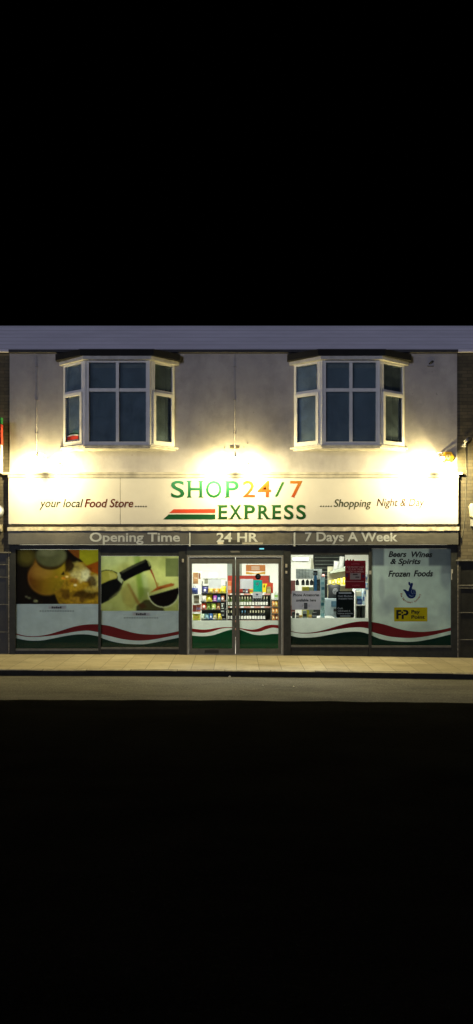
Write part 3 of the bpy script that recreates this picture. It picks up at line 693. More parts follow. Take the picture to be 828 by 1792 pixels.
# ================================================================== WINDOW PICTURES AND NOTICES
def Zc(off, s_): return lambda X, Y: ((X-off)*s_, (Y-940)*s_)
def paint1(X, Y):
    x, y = Zc(0, 4.6)(X, Y)
    n1 = fnoise(x, y, 60, 1); n2 = fnoise(x, y, 25, 2); n3 = fnoise(x, y, 110, 5)
    c = np.zeros(X.shape+(3,)) + srgb(22, 16, 8)
    c = put(c, smooth(np.hypot((x-210)/70, (y-160)/60)-1, .9), srgb(105, 98, 40), .8)
    # crumbled cheese
    m = inpoly(x, y, [(420, 410), (520, 300), (560, 230), (640, 200), (800, 200), (800, 545), (480, 545)])
    ch = (1-n1)[..., None]*srgb(168, 138, 34) + n1[..., None]*srgb(120, 92, 18)
    c = np.where(m[..., None], ch, c)
    for bx_, by, rx, ry, cc, a in ((650, 300, 75, 55, (196, 190, 130), .9), (690, 310, 40, 40, (210, 215, 175), .8), (610, 240, 60, 40, (160, 150, 80), .8), (770, 360, 40, 60, (180, 180, 120), .7), (560, 230, 35, 45, (45, 28, 8), .95), (740, 360, 38, 45, (48, 26, 8), .85), (600, 350, 36, 22, (120, 70, 20), .7), (470, 400, 40, 30, (80, 48, 10), .8), (690, 460, 130, 38, (40, 18, 6), .85), (530, 460, 30, 45, (55, 28, 8), .7), (620, 505, 62, 22, (150, 118, 40), .8), (660, 500, 22, 20, (60, 34, 12), .7), (740, 420, 60, 26, (165, 150, 70), .6)):
        c = put(c, smooth(np.hypot((x-bx_)/rx, (y-by)/ry)-1+.5*(n2-.5), .55), srgb(*cc), a)
    c = put(c, inpoly(x, y, [(600, 95), (800, 95), (800, 190), (700, 225), (640, 170)]), srgb(150, 152, 30))
    c = put(c, inpoly(x, y, [(690, 235), (800, 190), (800, 300), (740, 280)]), srgb(135, 70, 14))
    c = put(c, inpoly(x, y, [(540, 95), (640, 95), (640, 175), (600, 150)]), srgb(120, 70, 24))
    # amber pear-shaped body, grey cap and the dark crescent between
    amb = np.clip((x-230)/260, 0, 1)[..., None]; sh = np.clip((470-y)/330, .25, 1)[..., None]
    ac = ((1-amb)*srgb(118, 66, 18) + amb*srgb(158, 138, 30))*(.55+.5*sh)
    mb_ = smooth(np.hypot((x-378)/152, (y-325)/140)-1, .16)
    mb_ = np.maximum(mb_, blur(inpoly(x, y, [(240, 290), (290, 170), (520, 190), (525, 330)]).astype(float), 8))
    ac = ac*(.75+.5*fnoise(x, y, 130, 21))[..., None]
    ac = put(ac, smooth(np.hypot((x-330)/90, (y-270)/60)-1, .9), srgb(190, 150, 70), .35)
    rim_ = np.exp(-((np.hypot((x-378)/152, (y-325)/140)-.97)/.03)**2); ac = put(ac, rim_, srgb(176, 128, 60), .45)
    c = c*(1-mb_[..., None]) + ac*mb_[..., None]
    c = put(c, smooth(np.hypot((x-408)/118, (y-180)/84)-1, .08), srgb(40, 30, 10), .9)
    cap = (n3*.4+.8)[..., None]*srgb(104, 110, 76)
    cap = cap*(.7+.45*np.clip((x-290)/230, 0, 1))[..., None]; cap = put(cap, smooth(np.hypot((x-380)/70, (y-120)/30)-1, .8), srgb(150, 154, 120), .5)
    mc = smooth(np.hypot((x-410)/122, (y-150)/88)-1, .2)*.92; c = c*(1-mc[..., None]) + cap*mc[..., None]
    c = put(c, inpoly(x, y, [(490, 305), (512, 270), (522, 305)]), srgb(20, 14, 4))
    for bx_, by, r_, cc in ((540, 318, 12, (255, 230, 150)), (512, 330, 18, (225, 150, 40)), (455, 320, 14, (170, 120, 40)), (606, 386, 12, (240, 235, 190)), (288, 515, 18, (120, 125, 100)), (235, 490, 12, (100, 105, 85)), (212, 480, 9, (130, 130, 110))):
        c = put(c, smooth(np.hypot((x-bx_)/r_, (y-by)/(r_*.6))-1, .5), srgb(*cc), .9)  # orange spots are lamp reflections painted into the print
    fn = fnoise(x, y, 15, 8)*.6 + fnoise(x, y, 8, 9)*.4
    cr = inpoly(x, y, [(430, 420), (520, 300), (560, 230), (640, 200), (800, 280), (800, 545), (490, 545)])
    c = np.where(cr[..., None], c*(.45+1.0*fn)[..., None], c*(.9+.16*n2)[..., None])
    c = c*(1-.35*np.clip((y-330)/240, 0, 1))[..., None]
    return blur(c, 3)*np.array([1.08, .98, .85])
def paint2(X, Y):
    x, y = Zc(160, 4.6)(X, Y)
    n1 = fnoise(x, y, 70, 11); n2 = fnoise(x, y, 24, 12)
    c = np.zeros(X.shape+(3,)) + srgb(168, 176, 104)
    c = put(c, smooth(np.hypot((x-560)/170, (y-260)/150)-1, .8), srgb(186, 192, 118), .9)
    c = put(c, smooth(np.hypot((x-150)/150, (y-170)/70)-1, .9), srgb(172, 184, 130), .8)
    c = put(c, inpoly(x, y, [(340, 150), (385, 150), (440, 440), (380, 520)]), srgb(108, 140, 40), .8)
    c = put(c, inpoly(x, y, [(400, 290), (440, 280), (470, 450), (430, 480)]), srgb(170, 185, 130), .7)
    c = put(c, inpoly(x, y, [(385, 400), (470, 410), (450, 520), (380, 520)]), srgb(96, 110, 40), .6)
    c = blur(c, 8)
    c = put(c, inpoly(x, y, [(230, 420), (300, 370), (370, 520), (330, 580), (255, 530)]), srgb(140, 128, 58), .55)
    c = put(c, inpoly(x, y, [(285, 375), (302, 370), (400, 545), (370, 545)]), srgb(126, 84, 30), .8)
    c = put(c, smooth(np.hypot((x-300)/30, (y-500)/70)-1, .8), srgb(168, 160, 84), .7)
    c = blur(c, 4)
    c = put(c, inpoly(x, y, [(360, 555), (430, 505), (560, 500), (590, 600), (360, 600)]), srgb(36, 26, 14), .9)
    c = put(c, inpoly(x, y, [(380, 540), (420, 530), (450, 560), (400, 580)]), srgb(70, 24, 14), .6)
    c = blur(c, 3)
    for q in range(26):
        r0 = np.random.RandomState(40+q).rand(5)
        c = put(c, smooth(np.hypot((x-(80+r0[0]*620))/(14+40*r0[2]), (y-(150+r0[1]*420))/(14+40*r0[2]))-1, .5), (srgb(205, 208, 150), srgb(120, 135, 60), srgb(150, 130, 60))[int(r0[3]*3)], .10+.18*r0[4])
    c = c*np.clip(1.12-.5*np.clip((y-330)/260, 0, 1)-.15*np.clip((300-x)/240, 0, 1), 0, 2)[..., None]
    # bottle
    c = put(c, inpoly(x, y, [(70, 275), (120, 260), (170, 268), (220, 290), (250, 320), (258, 365), (240, 420), (200, 470), (140, 510), (70, 545)]), srgb(10, 10, 8))
    c = put(c, inpoly(x, y, [(78, 280), (120, 268), (170, 274), (218, 300), (205, 330), (140, 350), (78, 378)]), srgb(150, 146, 62))
    c = put(c, inpoly(x, y, [(140, 285), (190, 290), (205, 325), (150, 340)]), srgb(178, 172, 96), .6)
    c = put(c, inpoly(x, y, [(210, 285), (240, 285), (258, 330), (245, 375), (215, 345)]), srgb(170, 178, 140), .9)
    c = put(c, inpoly(x, y, [(238, 300), (262, 320), (256, 345), (236, 330)]), srgb(20, 20, 14))
    c = put(c, inpoly(x, y, [(222, 284), (330, 225), (435, 178), (455, 190), (470, 205), (484, 238), (478, 264), (430, 275), (350, 312), (262, 358)]), srgb(9, 9, 8))
    c = put(c, inpoly(x, y, [(448, 180), (466, 195), (478, 230), (466, 236), (455, 205)]), srgb(150, 155, 100), .7)
    c = put(c, blur(inpoly(x, y, [(240, 275), (335, 228), (430, 188), (436, 196), (340, 240), (246, 290)]).astype(float), 3), srgb(90, 95, 70), .55)
    c = put(c, blur(inpoly(x, y, [(225, 430), (246, 380), (250, 400), (228, 450), (150, 500), (140, 500)]).astype(float), 3), srgb(120, 120, 80), .6)
    # poured wine and glass
    c = put(c, inpoly(x, y, [(470, 268), (484, 258), (502, 300), (520, 355), (536, 400), (530, 415), (510, 350), (488, 300)]), srgb(150, 42, 22), .95)
    c = put(c, inpoly(x, y, [(515, 350), (545, 375), (540, 395), (518, 385)]), srgb(150, 120, 50), .7)
    th = np.hypot((x-580)/124, (y-440)/124)
    bowl = (th < 1) & (y > 440-.32*(x-580)*.9)
    c = put(c, (th < 1.03) & ~bowl & (y > 440-.32*(x-580)*.9-2), srgb(170, 175, 130), .8)
    c = put(c, bowl, srgb(14, 8, 7)); c = put(c, (np.abs(th-1.0) < .028) & (y > 445) & (x < 700), srgb(190, 195, 160), .8)
    c = put(c, inpoly(x, y, [(468, 450), (530, 400), (640, 370), (668, 375), (664, 392), (560, 420)]), srgb(150, 74, 26), .95)
    c = put(c, inpoly(x, y, [(510, 425), (560, 405), (600, 398), (560, 420)]), srgb(90, 34, 14), .8)
    c = put(c, inpoly(x, y, [(597, 170), (705, 170), (705, 316), (597, 316)]), srgb(96, 108, 62), .92)
    c = c*(.93+.14*n2)[..., None]*(.94+.1*n1)[..., None]
    big = .62 + .5*fnoise(x, y, 150, 15)*.6 + .26*np.clip((500-y)/350, 0, 1)
    c = c*np.clip(big, .7, 1.05)[..., None]
    return blur(c, 2)*np.array([1.34, 1.3, 1.2])
TP = film((1, 1, 1), .26, attr='print')
tag(picture('poster', 28.2, 172.1, 961.8, 1057, .007, paint1, TP, origin=(px(100), .007, pz(1057))), 'large window picture of cheese and amber food behind leftmost shop window', 'poster', 'food pictures in the shop windows')
tag(picture('poster', 177.2, 312.6, 973.3, 1069, .007, paint2, TP, origin=(px(245), .007, pz(1069))), 'large window picture of red wine poured from bottle into glass', 'poster', 'food pictures in the shop windows')

def rect(mb, x0, x1, y0, y1, Y): return mb.flat(P([(x0, y1), (x1, y1), (x1, y0), (x0, y0)], Y), Y)
# small white labels on the left windows
for (x0, x1, y0, y1, yy, lb) in ((84.5, 115.5, 1060, 1066, .0, 'narrow white printed label below the cheese picture'), (232, 262.5, 1071.5, 1078, 0, 'narrow white printed label below the wine picture')):
    n_ = empty('printed_label', (px((x0+x1)/2), 0, pz(y1)), lb, 'label', 'small labels under the window pictures')
    obj('card', rect(MB(), x0, x1, y0, y1, .0035), film((.60, .58, .56), 0), n_)
    mb = MB()
    for i in range(5): rect(mb, x0+6+i*3.6, x0+8.8+i*3.6, y0+1.4+(i % 2)*.8, y1-1.2, .0027)
    obj('print_marks', mb, mat((.07, .06, .06), .6), n_)
    mb = MB()
    for i in range(14): rect(mb, x0-15+i*4.4, x0-12+i*4.4, y1+2.2, y1+4.4, .0035)
    obj('faint_text_line', mb, film((.30, .33, .31), 0), n_)
# W4 writing
T4 = .003
tag(letters(None, M_INK, ('Beers', 680, 711.5, 965, 974.5), ('Wines', 720, 757, 965.5, 974.8), ('& Spirits', 683, 736.5, 978, 986.8), Y=T4, name='window_lettering', bold=.032, shear=.25), 'black slanted lettering Beers Wines & Spirits at top of rightmost window', 'lettering')
tag(letters(None, M_INK, ('Frozen', 679.5, 718, 999, 1009), ('Foods', 724, 758, 998.5, 1008.5), Y=T4, name='window_lettering', bold=.032, shear=.25), 'black slanted lettering Frozen Foods above the blue hand emblem', 'lettering')
# crossed-fingers emblem (coordinates in the 9.2x zoom of 680,1000)
def Q(pts, Y): return P([(680+a_/9.2, 1000+b_/9.2) for a_, b_ in pts], Y)
E = empty('hand_emblem', (px(718), 0, pz(1057)), 'blue crossed fingers hand emblem with orange curved wording on rightmost window', 'emblem')
M_NAVY = film((.012, .032, .15), 0)
hb = MB()
hb.flat(Q([(232, 298), (245, 288), (275, 292), (300, 310), (318, 318), (330, 280), (345, 235), (358, 195), (372, 182), (388, 185), (395, 205), (388, 235), (375, 275), (395, 285), (430, 295), (442, 330), (442, 375), (425, 415), (390, 435), (350, 437), (315, 420), (290, 390), (275, 355), (255, 322)], .0030), .0030)
hb.flat(Q([(318, 178), (330, 165), (345, 172), (355, 195), (350, 225), (336, 232), (322, 210)], .0026), .0026)
hb_o = obj('hand', hb, M_NAVY, E)
kn = MB()
def ring(mb, cx, cy, rx, ry, w, Y, a0=0, a1=360, n=20):
    o_, i_ = [], []
    for k in range(n+1):
        q = R(a0+(a1-a0)*k/n); o_.append((cx+rx*math.cos(q), cy+ry*math.sin(q))); i_.append((cx+(rx-w)*math.cos(q), cy+(ry-w)*math.sin(q)))
    mb.ribbon(Q(o_, Y), Q(i_, Y), Y)
ring(kn, 392, 325, 26, 40, 6, .0021, 60, 300); ring(kn, 425, 325, 20, 34, 6, .0021, 60, 300)
kn.flat(Q([(325, 365), (345, 385), (375, 395), (410, 390), (395, 402), (365, 405), (338, 392)], .0021), .0021)
obj('knuckle_lines', kn, film((.34, .40, .44), 0), E)
arcm = MB(); word = 'The National Lottery'; r_ = 150.0
for k, ch in enumerate(word):
    if ch == ' ': continue
    an = R(178 - (178-8)*(k+.3)/(len(word)-.4))          # sweep below the hand, left to right
    cxx, cyy = 355 + r_*math.cos(an), 345 + r_*math.sin(an)
    vs, fs = glyphs(ch, .03); w_ = max(v[0] for v in vs) - min(v[0] for v in vs); mn = min(v[0] for v in vs)
    rot = math.pi/2 - an; S_ = 44
    pts = []
    for v in vs:
        lx, ly = (v[0]-mn-w_/2)*S_, (v[1]-CAP/2)*S_
        X_ = cxx + lx*math.cos(rot) - ly*math.sin(rot)*1; Y_ = cyy - (lx*math.sin(rot) + ly*math.cos(rot))
        pts.append((px(680+X_/9.2, .003), .003, pz(1000+Y_/9.2, .003)))
    arcm.add(pts, fs)
obj('curved_lettering', arcm, film((.38, .075, .006), 0), E)
PP = empty('payment_sticker', (px(718), 0, pz(1087)), 'yellow payment service sticker with black lettering on rightmost window', 'sticker')
obj('sticker_back', rect(MB(), 689.8, 748, 1063, 1087.5, .0035), film((.75, .56, .01), .1), PP)
pm = MB(); Yp = .0027
pm.flat(Q([(125, 620), (208, 620), (208, 652), (162, 652), (162, 678), (206, 676), (206, 706), (162, 708), (162, 765), (125, 765)], Yp), Yp)
pm.flat(Q([(212, 700), (245, 688), (245, 765), (212, 765)], Yp), Yp)
pm.flat(Q([(225, 620), (285, 620), (312, 632), (324, 660), (316, 690), (290, 708), (246, 709), (246, 682), (275, 680), (286, 662), (276, 650), (246, 648)], Yp), Yp)
pm.flat(Q([(203, 660), (226, 640), (240, 668), (216, 684)], Yp-.0004), Yp-.0004)
obj('monogram', pm, M_INK, PP)
letters(PP, M_INK, ('Pay', 720, 735, 1067.8, 1073.5), ('Point', 720, 743.5, 1077, 1082.6), Y=Yp, bold=.03)

# notices on the middle right window
def notice(name, lb, x0, x1, y0, y1, m, Y=.004, cat='notice', rounded=0):
    e_ = empty(name, (px((x0+x1)/2), Y, pz(y1)), lb, cat)
    if rounded:
        pts = []
        for cx_, cy_, a0 in ((x1-rounded, y1-rounded, 0), (x0+rounded, y1-rounded, 90), (x0+rounded, y0+rounded, 180), (x1-rounded, y0+rounded, 270)):
            pts += [(cx_+rounded*math.cos(R(a0+i*22.5)), cy_+rounded*math.sin(R(a0+i*22.5))) for i in range(5)]
        obj('card', MB().flat(P(pts, Y), Y), m, e_)
    else: obj('card', rect(MB(), x0, x1, y0, y1, Y), m, e_)
    return e_
n1_ = notice('window_notice', 'grey sign reading Phone Accessories available here in the middle right window', 510.5, 561.2, 1034, 1067, film((.42, .40, .43), .18))
letters(n1_, M_INK, ('Phone', 513, 528.5, 1038.8, 1043.3), ('Accessories', 530.5, 558.8, 1038.8, 1043.3), ('available', 518.5, 540, 1048, 1052.5), ('here', 542.5, 553, 1048, 1052.5), Y=.003, bold=.03)
hp = MB(); rect(hp, 532.2, 538.2, 1055, 1065.5, .003); obj('phone_picture', hp, mat((.06, .06, .065), .5), n1_)
hp = MB(); rect(hp, 533.3, 537.1, 1056.6, 1063.2, .0024); obj('phone_screen', hp, mat((.16, .16, .17), .5), n1_)
hp = MB()
for x in (528.5, 530, 540, 541.6): rect(hp, x, x+.5, 1058, 1062.5, .003)
obj('signal_marks', hp, mat((.3, .18, .2), .5), n1_)
n2_ = notice('window_notice', 'black rounded sign reading Cash Machine Available Here', 588.5, 620, 1034.5, 1081, film((.006, .010, .009), .02), rounded=3)
hp = MB(); rect(hp, 593, 615, 1036.5, 1039, .003); obj('white_bar', hp, M_INKW, n2_)
letters(n2_, M_INKW, ('Cash Machine', 591.5, 617, 1041.5, 1044.6), ('Available Here', 592, 617, 1046, 1049), Y=.003, bold=.012)
letters(n2_, M_INKW, ('Cash', 591, 600, 1063, 1066), ('withdrawals &', 591, 613, 1067.5, 1070.3), ('balance enquiries', 591, 617.5, 1072, 1074.6), Y=.003, bold=.006)
hp = MB(); rect(hp, 595.5, 613.5, 1077, 1079, .003); obj('web_address_bar', hp, film((.5, .52, .5), .1), n2_)
n3_ = notice('lottery_poster', 'dark red lottery poster hung at top right of the middle right window', 604, 640, 981, 1030, film((.20, .012, .018), .05), cat='poster')
letters(n3_, film((.55, .16, .18), .1), ('LOTTO', 615, 629, 985.5, 988.3), ('£ LOTTO', 617, 629, 1023.5, 1026), Y=.003, bold=.012)
letters(n3_, film((.62, .44, .36), .1), ('THE FASTEST WAY', 607, 637, 991, 993.8), ('TO PLAY YOUR', 609.5, 635, 995, 997.8), ('LUCKY NUMBERS', 606.5, 637.5, 999, 1001.8), Y=.003, bold=.012)
hp = MB(); rect(hp, 612.5, 631.5, 1002.8, 1014.2, .003); obj('ticket_picture', hp, film((.52, .42, .36), .15), n3_)
hp = MB(); rect(hp, 606, 637, 1016.8, 1018.3, .003); obj('pale_line', hp, film((.5, .25, .22), .15), n3_)
hp = MB(); rect(hp, 617.5, 626, 1004, 1006.5, .0024); rect(hp, 613.6, 615, 1003.8, 1005.2, .0024); rect(hp, 622, 629, 1009, 1011, .0024); obj('ticket_marks', hp, mat((.12, .07, .06), .6), n3_)
hp = MB(); rect(hp, 605.5, 609.5, 1004, 1010, .003); rect(hp, 634, 638, 1006, 1011, .003); obj('dark_balls', hp, mat((.05, .02, .08), .5), n3_)
hp = MB()
for x in (606, 611, 616): hp.flat(P([(x, 981), (x+4.5, 981), (x+2.2, 978.3)], .004), .004)
obj('torn_edge', hp, film((.16, .014, .018), .1), n3_)
ct = MB(); ct.box(px(645.4), px(649.6), -.0415, -.0402, pz(1005), pz(998.5))
tag(obj('window_sticker', ct, mat((.30, .31, .29), .5), None, (px(647), -.042, pz(1005))), 'small grey tape patch on the mullion between the two right windows', 'sticker')
ct = MB(); ct.flat(P([(789.6, 1014.5), (791.2, 1014.5), (790.9, 1003.5), (792.6, 1003), (792.6, 996.5), (789.8, 996)], -.0315), -.0315)
tag(obj('frame_sticker', ct, mat((.35, .35, .33), .5), None, (px(791), -.0315, pz(1014))), 'ragged strip of pale tape on the rightmost shopfront post', 'sticker')

# notices on the doors
notice('door_notice', 'plain white paper notice taped on the left door', 365, 387.3, 1013.8, 1029.8, film((.52, .54, .54), .5), cat='notice')
n_ = notice('door_notice', 'plain white paper notice taped on the right door', 420, 443, 1013.2, 1030.5, film((.52, .53, .545), .5), cat='notice')
fs_ = MB(); ring_pts = [(373.5+8*math.cos(R(i*30)), 1006.5+5.5*math.sin(R(i*30))) for i in range(12)]
tag(obj('frost_sticker', MB().flat(P(ring_pts, .004), .004), film((.58, .72, .74), .55), None, (px(373), .004, pz(1012))), 'faint pale blue oval sticker above the notice on left door', 'sticker')
t_ = notice('delivery_sticker', 'teal delivery card with white emblem on the right door', 443.2, 459, 1015, 1035.8, film((.01, .36, .29), .45), Y=.0045, cat='sticker')
tm = MB(); tm.flat(P([(448, 1020.5), (450.5, 1019), (451, 1020.5), (453.6, 1018), (453, 1023), (450.5, 1025), (447.8, 1022.5)], .0035), .0035); obj('emblem', tm, M_INKW, t_)
k_ = notice('round_sticker', 'round black sticker with pale print above the teal card', 446.8, 456.6, 1004, 1014.2, film((.008, .012, .010), .05), Y=.0035, cat='sticker', rounded=4.8)
tm = MB(); rect(tm, 449.3, 454, 1007, 1008.2, .0028); rect(tm, 449.3, 454, 1009.6, 1010.6, .0028); obj('print_marks', tm, film((.3, .34, .3), .2), k_)
k_ = notice('door_notice', 'small printed paper with torn lower edge below the teal card', 442.3, 459, 1036.6, 1046, film((.46, .47, .50), .45), cat='notice')
tm = MB(); rect(tm, 448, 452, 1039, 1042, .0035)
for i in range(4): rect(tm, 445+i*3.2, 447+i*3.2, 1043.5, 1044.3, .0035)
obj('print_marks', tm, mat((.16, .17, .24), .6), k_)
tm = MB()
for i in range(5): tm.flat(P([(442.3+i*3.3, 1046), (445.5+i*3.3, 1046), (443.9+i*3.3, 1047.6)], .004), .004)
obj('torn_edge', tm, film((.42, .43, .46), .45), k_)

exec_interior = True
# ================================================================== INTERIOR GOODS
NUM = ['first', 'second', 'third', 'fourth', 'fifth', 'sixth', 'seventh', 'eighth', 'ninth', 'tenth', 'eleventh', 'twelfth', 'thirteenth', 'fourteenth', 'fifteenth', 'sixteenth', 'seventeenth', 'eighteenth']
# --- wine rack
WY = 2.5
wx0, wx1 = px(397.5, WY), px(475, WY)
zs = [.30, pz(1086, WY), pz(1061.5, WY), pz(1039, WY)]
WR = empty('wine_rack', ((wx0+wx1)/2, WY+.2, 0), 'olive grey wine rack with pink price strips and red header behind right door', 'rack')
M_OLIVE = mat((.13, .13, .085), .6, .2)
obj('back_panel', MB().box(wx0+.02, wx1-.02, WY+.36, WY+.38, .05, pz(1008, WY)), M_OLIVE, WR)
for x in (wx0, wx1-.02): obj('side_panel', MB().box(x, x+.02, WY+.02, WY+.38, .0, zs[3]+.02), M_OLIVE, WR)
for z in zs:
    s = obj('shelf', MB().box(wx0+.021, wx1-.021, WY+.0, WY+.359, z-.025, z), M_OLIVE, WR)
    obj('price_strip', MB().box(wx0+.021, wx1-.021, WY-.012, WY-.001, z-.032, z+.008), mat((.55, .28, .22), .5), s)
    tk = MB()
    for k in range(4): tk.box(wx0+.08+k*.26, wx0+.16+k*.26, WY-.015, WY-.0125, z-.03, z+.006)
    obj('price_ticket', tk, M_WHITE, s)
zh = pz(1007.5, WY+.2)
obj('header', MB().prism(P([(398.5, 1036.5), (474.5, 1036.5), (474.5, 1019), (470.5, 1019), (470.5, 1007.5), (398.5, 1007.5)], WY+.3), WY+.28, WY+.30), mat((.45, .045, .025), .5, .15), WR)
obj('header_panel', MB().box(px(461, WY+.2), px(478, WY+.2), WY+.2, WY+.22, zs[3]+.001, pz(1020, WY+.2)), mat((.60, .06, .02), .5, .15), WR)
# bottle prototype
def bottle(glass, lab, cap, name='wine_bottle'):
    b_ = bpy.data.objects.new(name, None); col.objects.link(b_)
    obj('bottle_glass', MB().lathe([(.001, 0), (.03, .0), (.032, .01), (.032, .14), (.026, .165), (.013, .19), (.012, .215)], (0, 0, 0), 12), glass, b_)
    lm = MB(); n_ = 7
    for zz in (.035, .115): lm.v += [(.0328*math.sin(R(-58+k*116/(n_-1))), -.0328*math.cos(R(-58+k*116/(n_-1))), zz) for k in range(n_)]
    lm.f += [(k, k+1, n_+k+1, n_+k) for k in range(n_-1)]; lm.smooth = True
    obj('paper_label', lm, lab, b_)
    obj('capsule', MB().lathe([(.0135, .195), (.0138, .255), (.001, .257)], (0, 0, 0), 10), cap, b_)
    return b_
mlab = mat((.80, .80, .72), .6, .1)
g_green = mat((.06, .10, .015), .15, .1); g_dark = mat((.008, .010, .008), .15, .1)
caps = [mat((.62, .60, .38), .4, .1), mat((.012, .012, .014), .4, .1), mat((.10, .28, .42), .4, .1)]
pro = {}
for gi, gg in enumerate((g_green, g_dark)):
    for ci, cc in enumerate(caps): pro[(gi, ci)] = bottle(gg, mlab, cc)
used_proto = set()
for r_i, (sh, nm, cnt) in enumerate(((zs[2], 'upper', 15), (zs[1], 'lower', 14))):
    for k in range(cnt):
        X = px(400.0, WY) + k*.0695
        gi = (1 if k >= 9 else 0) if r_i == 0 else 1
        ci = 0 if (r_i == 0 and not 9 <= k <= 11) or (r_i == 1 and (k < 2 or k >= 8)) else (2 if r_i == 1 and k in (5, 6) else 1)
        key = (gi, ci); loc = (X, WY+.06 + random.uniform(-.006, .006), sh+.0005)
        if key not in used_proto: used_proto.add(key); b_ = pro[key]; b_.location = loc
        else: b_ = copy_tree(pro[key], None, loc, random.uniform(-.5, .5))
        tag(b_, '%s %s-capped wine bottle, %s from left on %s rack shelf' % (('pale green', 'dark')[gi], ('cream', 'black', 'blue')[ci], NUM[k], nm), 'bottle', 'wine bottles on the rack')
for key, b_ in pro.items():
    if key not in used_proto:
        for ch in list(b_.children): bpy.data.objects.remove(ch)
        bpy.data.objects.remove(b_)
def carton(name, lb, cat, x0, x1, y0, y1, Y, c, base=None, depth=.12, band=(.7, .68, .6), group=None):
    """a small printed carton, front face at Y, standing on z = base"""
    zb = base if base is not None else pz(y1, Y); zt_ = pz(y0, Y)
    X0, X1 = px(x0, Y), px(x1, Y)
    e_ = empty(name, ((X0+X1)/2, Y+depth/2, zb), lb, cat, group)
    obj('box', MB().box(X0, X1, Y, Y+depth, zb, zt_), mat(c, .5, .2), e_, None, .004)
    h = zt_-zb
    obj('printed_band', MB().box(X0+.004, X1-.004, Y-.002, Y-.0003, zb+h*.3, zb+h*.62), mat(band, .5, .3, 30), e_)
    return e_
zt3 = zs[3]+.0005
carton('boxed_bottle', 'tall dark boxed bottle at left end of rack top shelf', 'box', 425, 429, 1029.5, 1039, WY+.06, (.02, .02, .03), zt3, band=(.3, .28, .25))
carton('gift_carton', 'blue grey carton on rack top shelf behind the white notice', 'box', 430, 434, 1031, 1039, WY+.06, (.10, .14, .22), zt3)
carton('gift_carton', 'yellow carton on rack top shelf left of the teal card', 'box', 437, 443, 1029, 1039, WY+.06, (.65, .55, .02), zt3, band=(.5, .1, .03))
carton('gift_carton', 'lime yellow carton on rack top shelf behind the teal card', 'box', 444, 456, 1030, 1039, WY+.06, (.55, .60, .05), zt3)
carton('gift_carton', 'olive tan carton at right end of rack top shelf', 'box', 467, 474, 1027, 1039, WY+.06, (.32, .27, .10), zt3, band=(.45, .4, .2))
carton('snack_box', 'orange snack box at left end of rack top shelf', 'box', 399, 405, 1017, 1029, WY+.1, (.62, .16, .05), zt3, band=(.7, .4, .25))
pc = empty('price_card', (px(463, WY), WY+.04, zt3), 'bright yellow price card with black figure on rack top shelf', 'sign')
obj('card', MB().prism(P([(459.5, 1036.5), (459.5, 1021.5), (467.5, 1021.5), (467.5, 1024.5), (466, 1024.5), (466, 1036.5)], WY+.04), WY+.04, WY+.045), mat((.75, .62, .01), .5, .1), pc)
letters(pc, M_INK, ('1', 461.5, 463.5, 1023.5, 1028), Y=WY+.038, bold=.03)
obj('foot', MB().box(px(460, WY), px(465.5, WY), WY+.03, WY+.08, zt3, pz(1036.6, WY+.04)), M_WHITE, pc)
# --- orange hanging banner
bn = empty('hanging_banner', (px(447, 3), 3, pz(1005, 3)), 'orange hanging banner with pale panel above the wine rack', 'banner')
obj('board', MB().box(px(430.5, 3), px(464.5, 3), 3, 3.012, pz(999.8, 3), pz(988.5, 3)), mat((.70, .26, .07), .5, .2, 2), bn)
obj('pale_panel', rect(MB(), 440, 454.5, 990.5, 998, 2.997), mat((.75, .50, .34), .5, .15, 12), bn)
obj('yellow_hem', MB().prism(P([(430.5, 1005), (430.5, 1000.2), (447, 1003.4), (464.5, 1000.2), (464.5, 1005)], 3), 3, 3.012), mat((.78, .42, .06), .5, .1), bn)
for x in (433, 462): obj('wire', MB().tube([(px(x, 3), 3.006, pz(988.6, 3)), (px(x, 3), 3.006, IZ)], .003, 5), M_BLACK, bn)
# --- grey green pillar behind the rack
cl = empty('refrigerator', (px(401, 3.6), 3.6, 0), 'tall pale grey green fridge cabinet standing behind the wine rack', 'fridge')
obj('cabinet', MB().box(px(397.5, 3.3), px(423.5, 3.3), 3.3, 3.9, .08, 2.05), mat((.40, .46, .42), .5, .1), cl, None, .01)
obj('plinth', MB().box(px(398.5, 3.3), px(422.5, 3.3), 3.33, 3.88, .0, .079), M_BLACK, cl)
obj('door_seal', MB().box(px(410.3, 3.3), px(410.7, 3.3), 3.296, 3.2995, .1, 2.04), mat((.2, .24, .22), .6), cl)

# --- crisp rack
CY = 1.8
cx0, cx1 = px(351.5, CY), px(397, CY)
CR = empty('crisp_rack', ((cx0+cx1)/2, CY+.2, 0), 'black wire crisp rack filled with colourful packets behind left door', 'rack')
rows_z = [pz(1038.5, CY), pz(1053.5, CY), pz(1067.5, CY), pz(1085, CY), .30]
obj('back_panel', MB().box(cx0+.03, cx1-.03, CY+.30, CY+.315, .05, pz(1026, CY)), mat((.03, .03, .035), .6), CR)
for x in (cx0+.02, cx1-.02): obj('upright', MB().tube([(x, CY+.28, 0), (x, CY+.28, pz(1018, CY))], .014, 8), M_BLACK, CR)
for z in rows_z:
    s = MB().box(cx0, cx1, CY+.0, CY+.29, z-.012, z)
    s = obj('shelf', s, M_BLACK, CR)
    obj('front_rail', MB().tube([(cx0, CY-.005, z+.03), (cx1, CY-.005, z+.03)], .004, 6), mat((.5, .5, .5), .3, metal=.8), s)
for k in range(3): obj('peg', MB().tube([(px(362+k*9, CY), CY+.28, pz(1014, CY)), (px(362+k*9, CY), CY+.14, pz(1013, CY))], .006, 6), M_BLACK, CR)
obj('cross_bar', MB().tube([(cx0+.02, CY+.28, pz(1014, CY)), (cx1-.02, CY+.28, pz(1014, CY))], .008, 6), M_BLACK, CR)
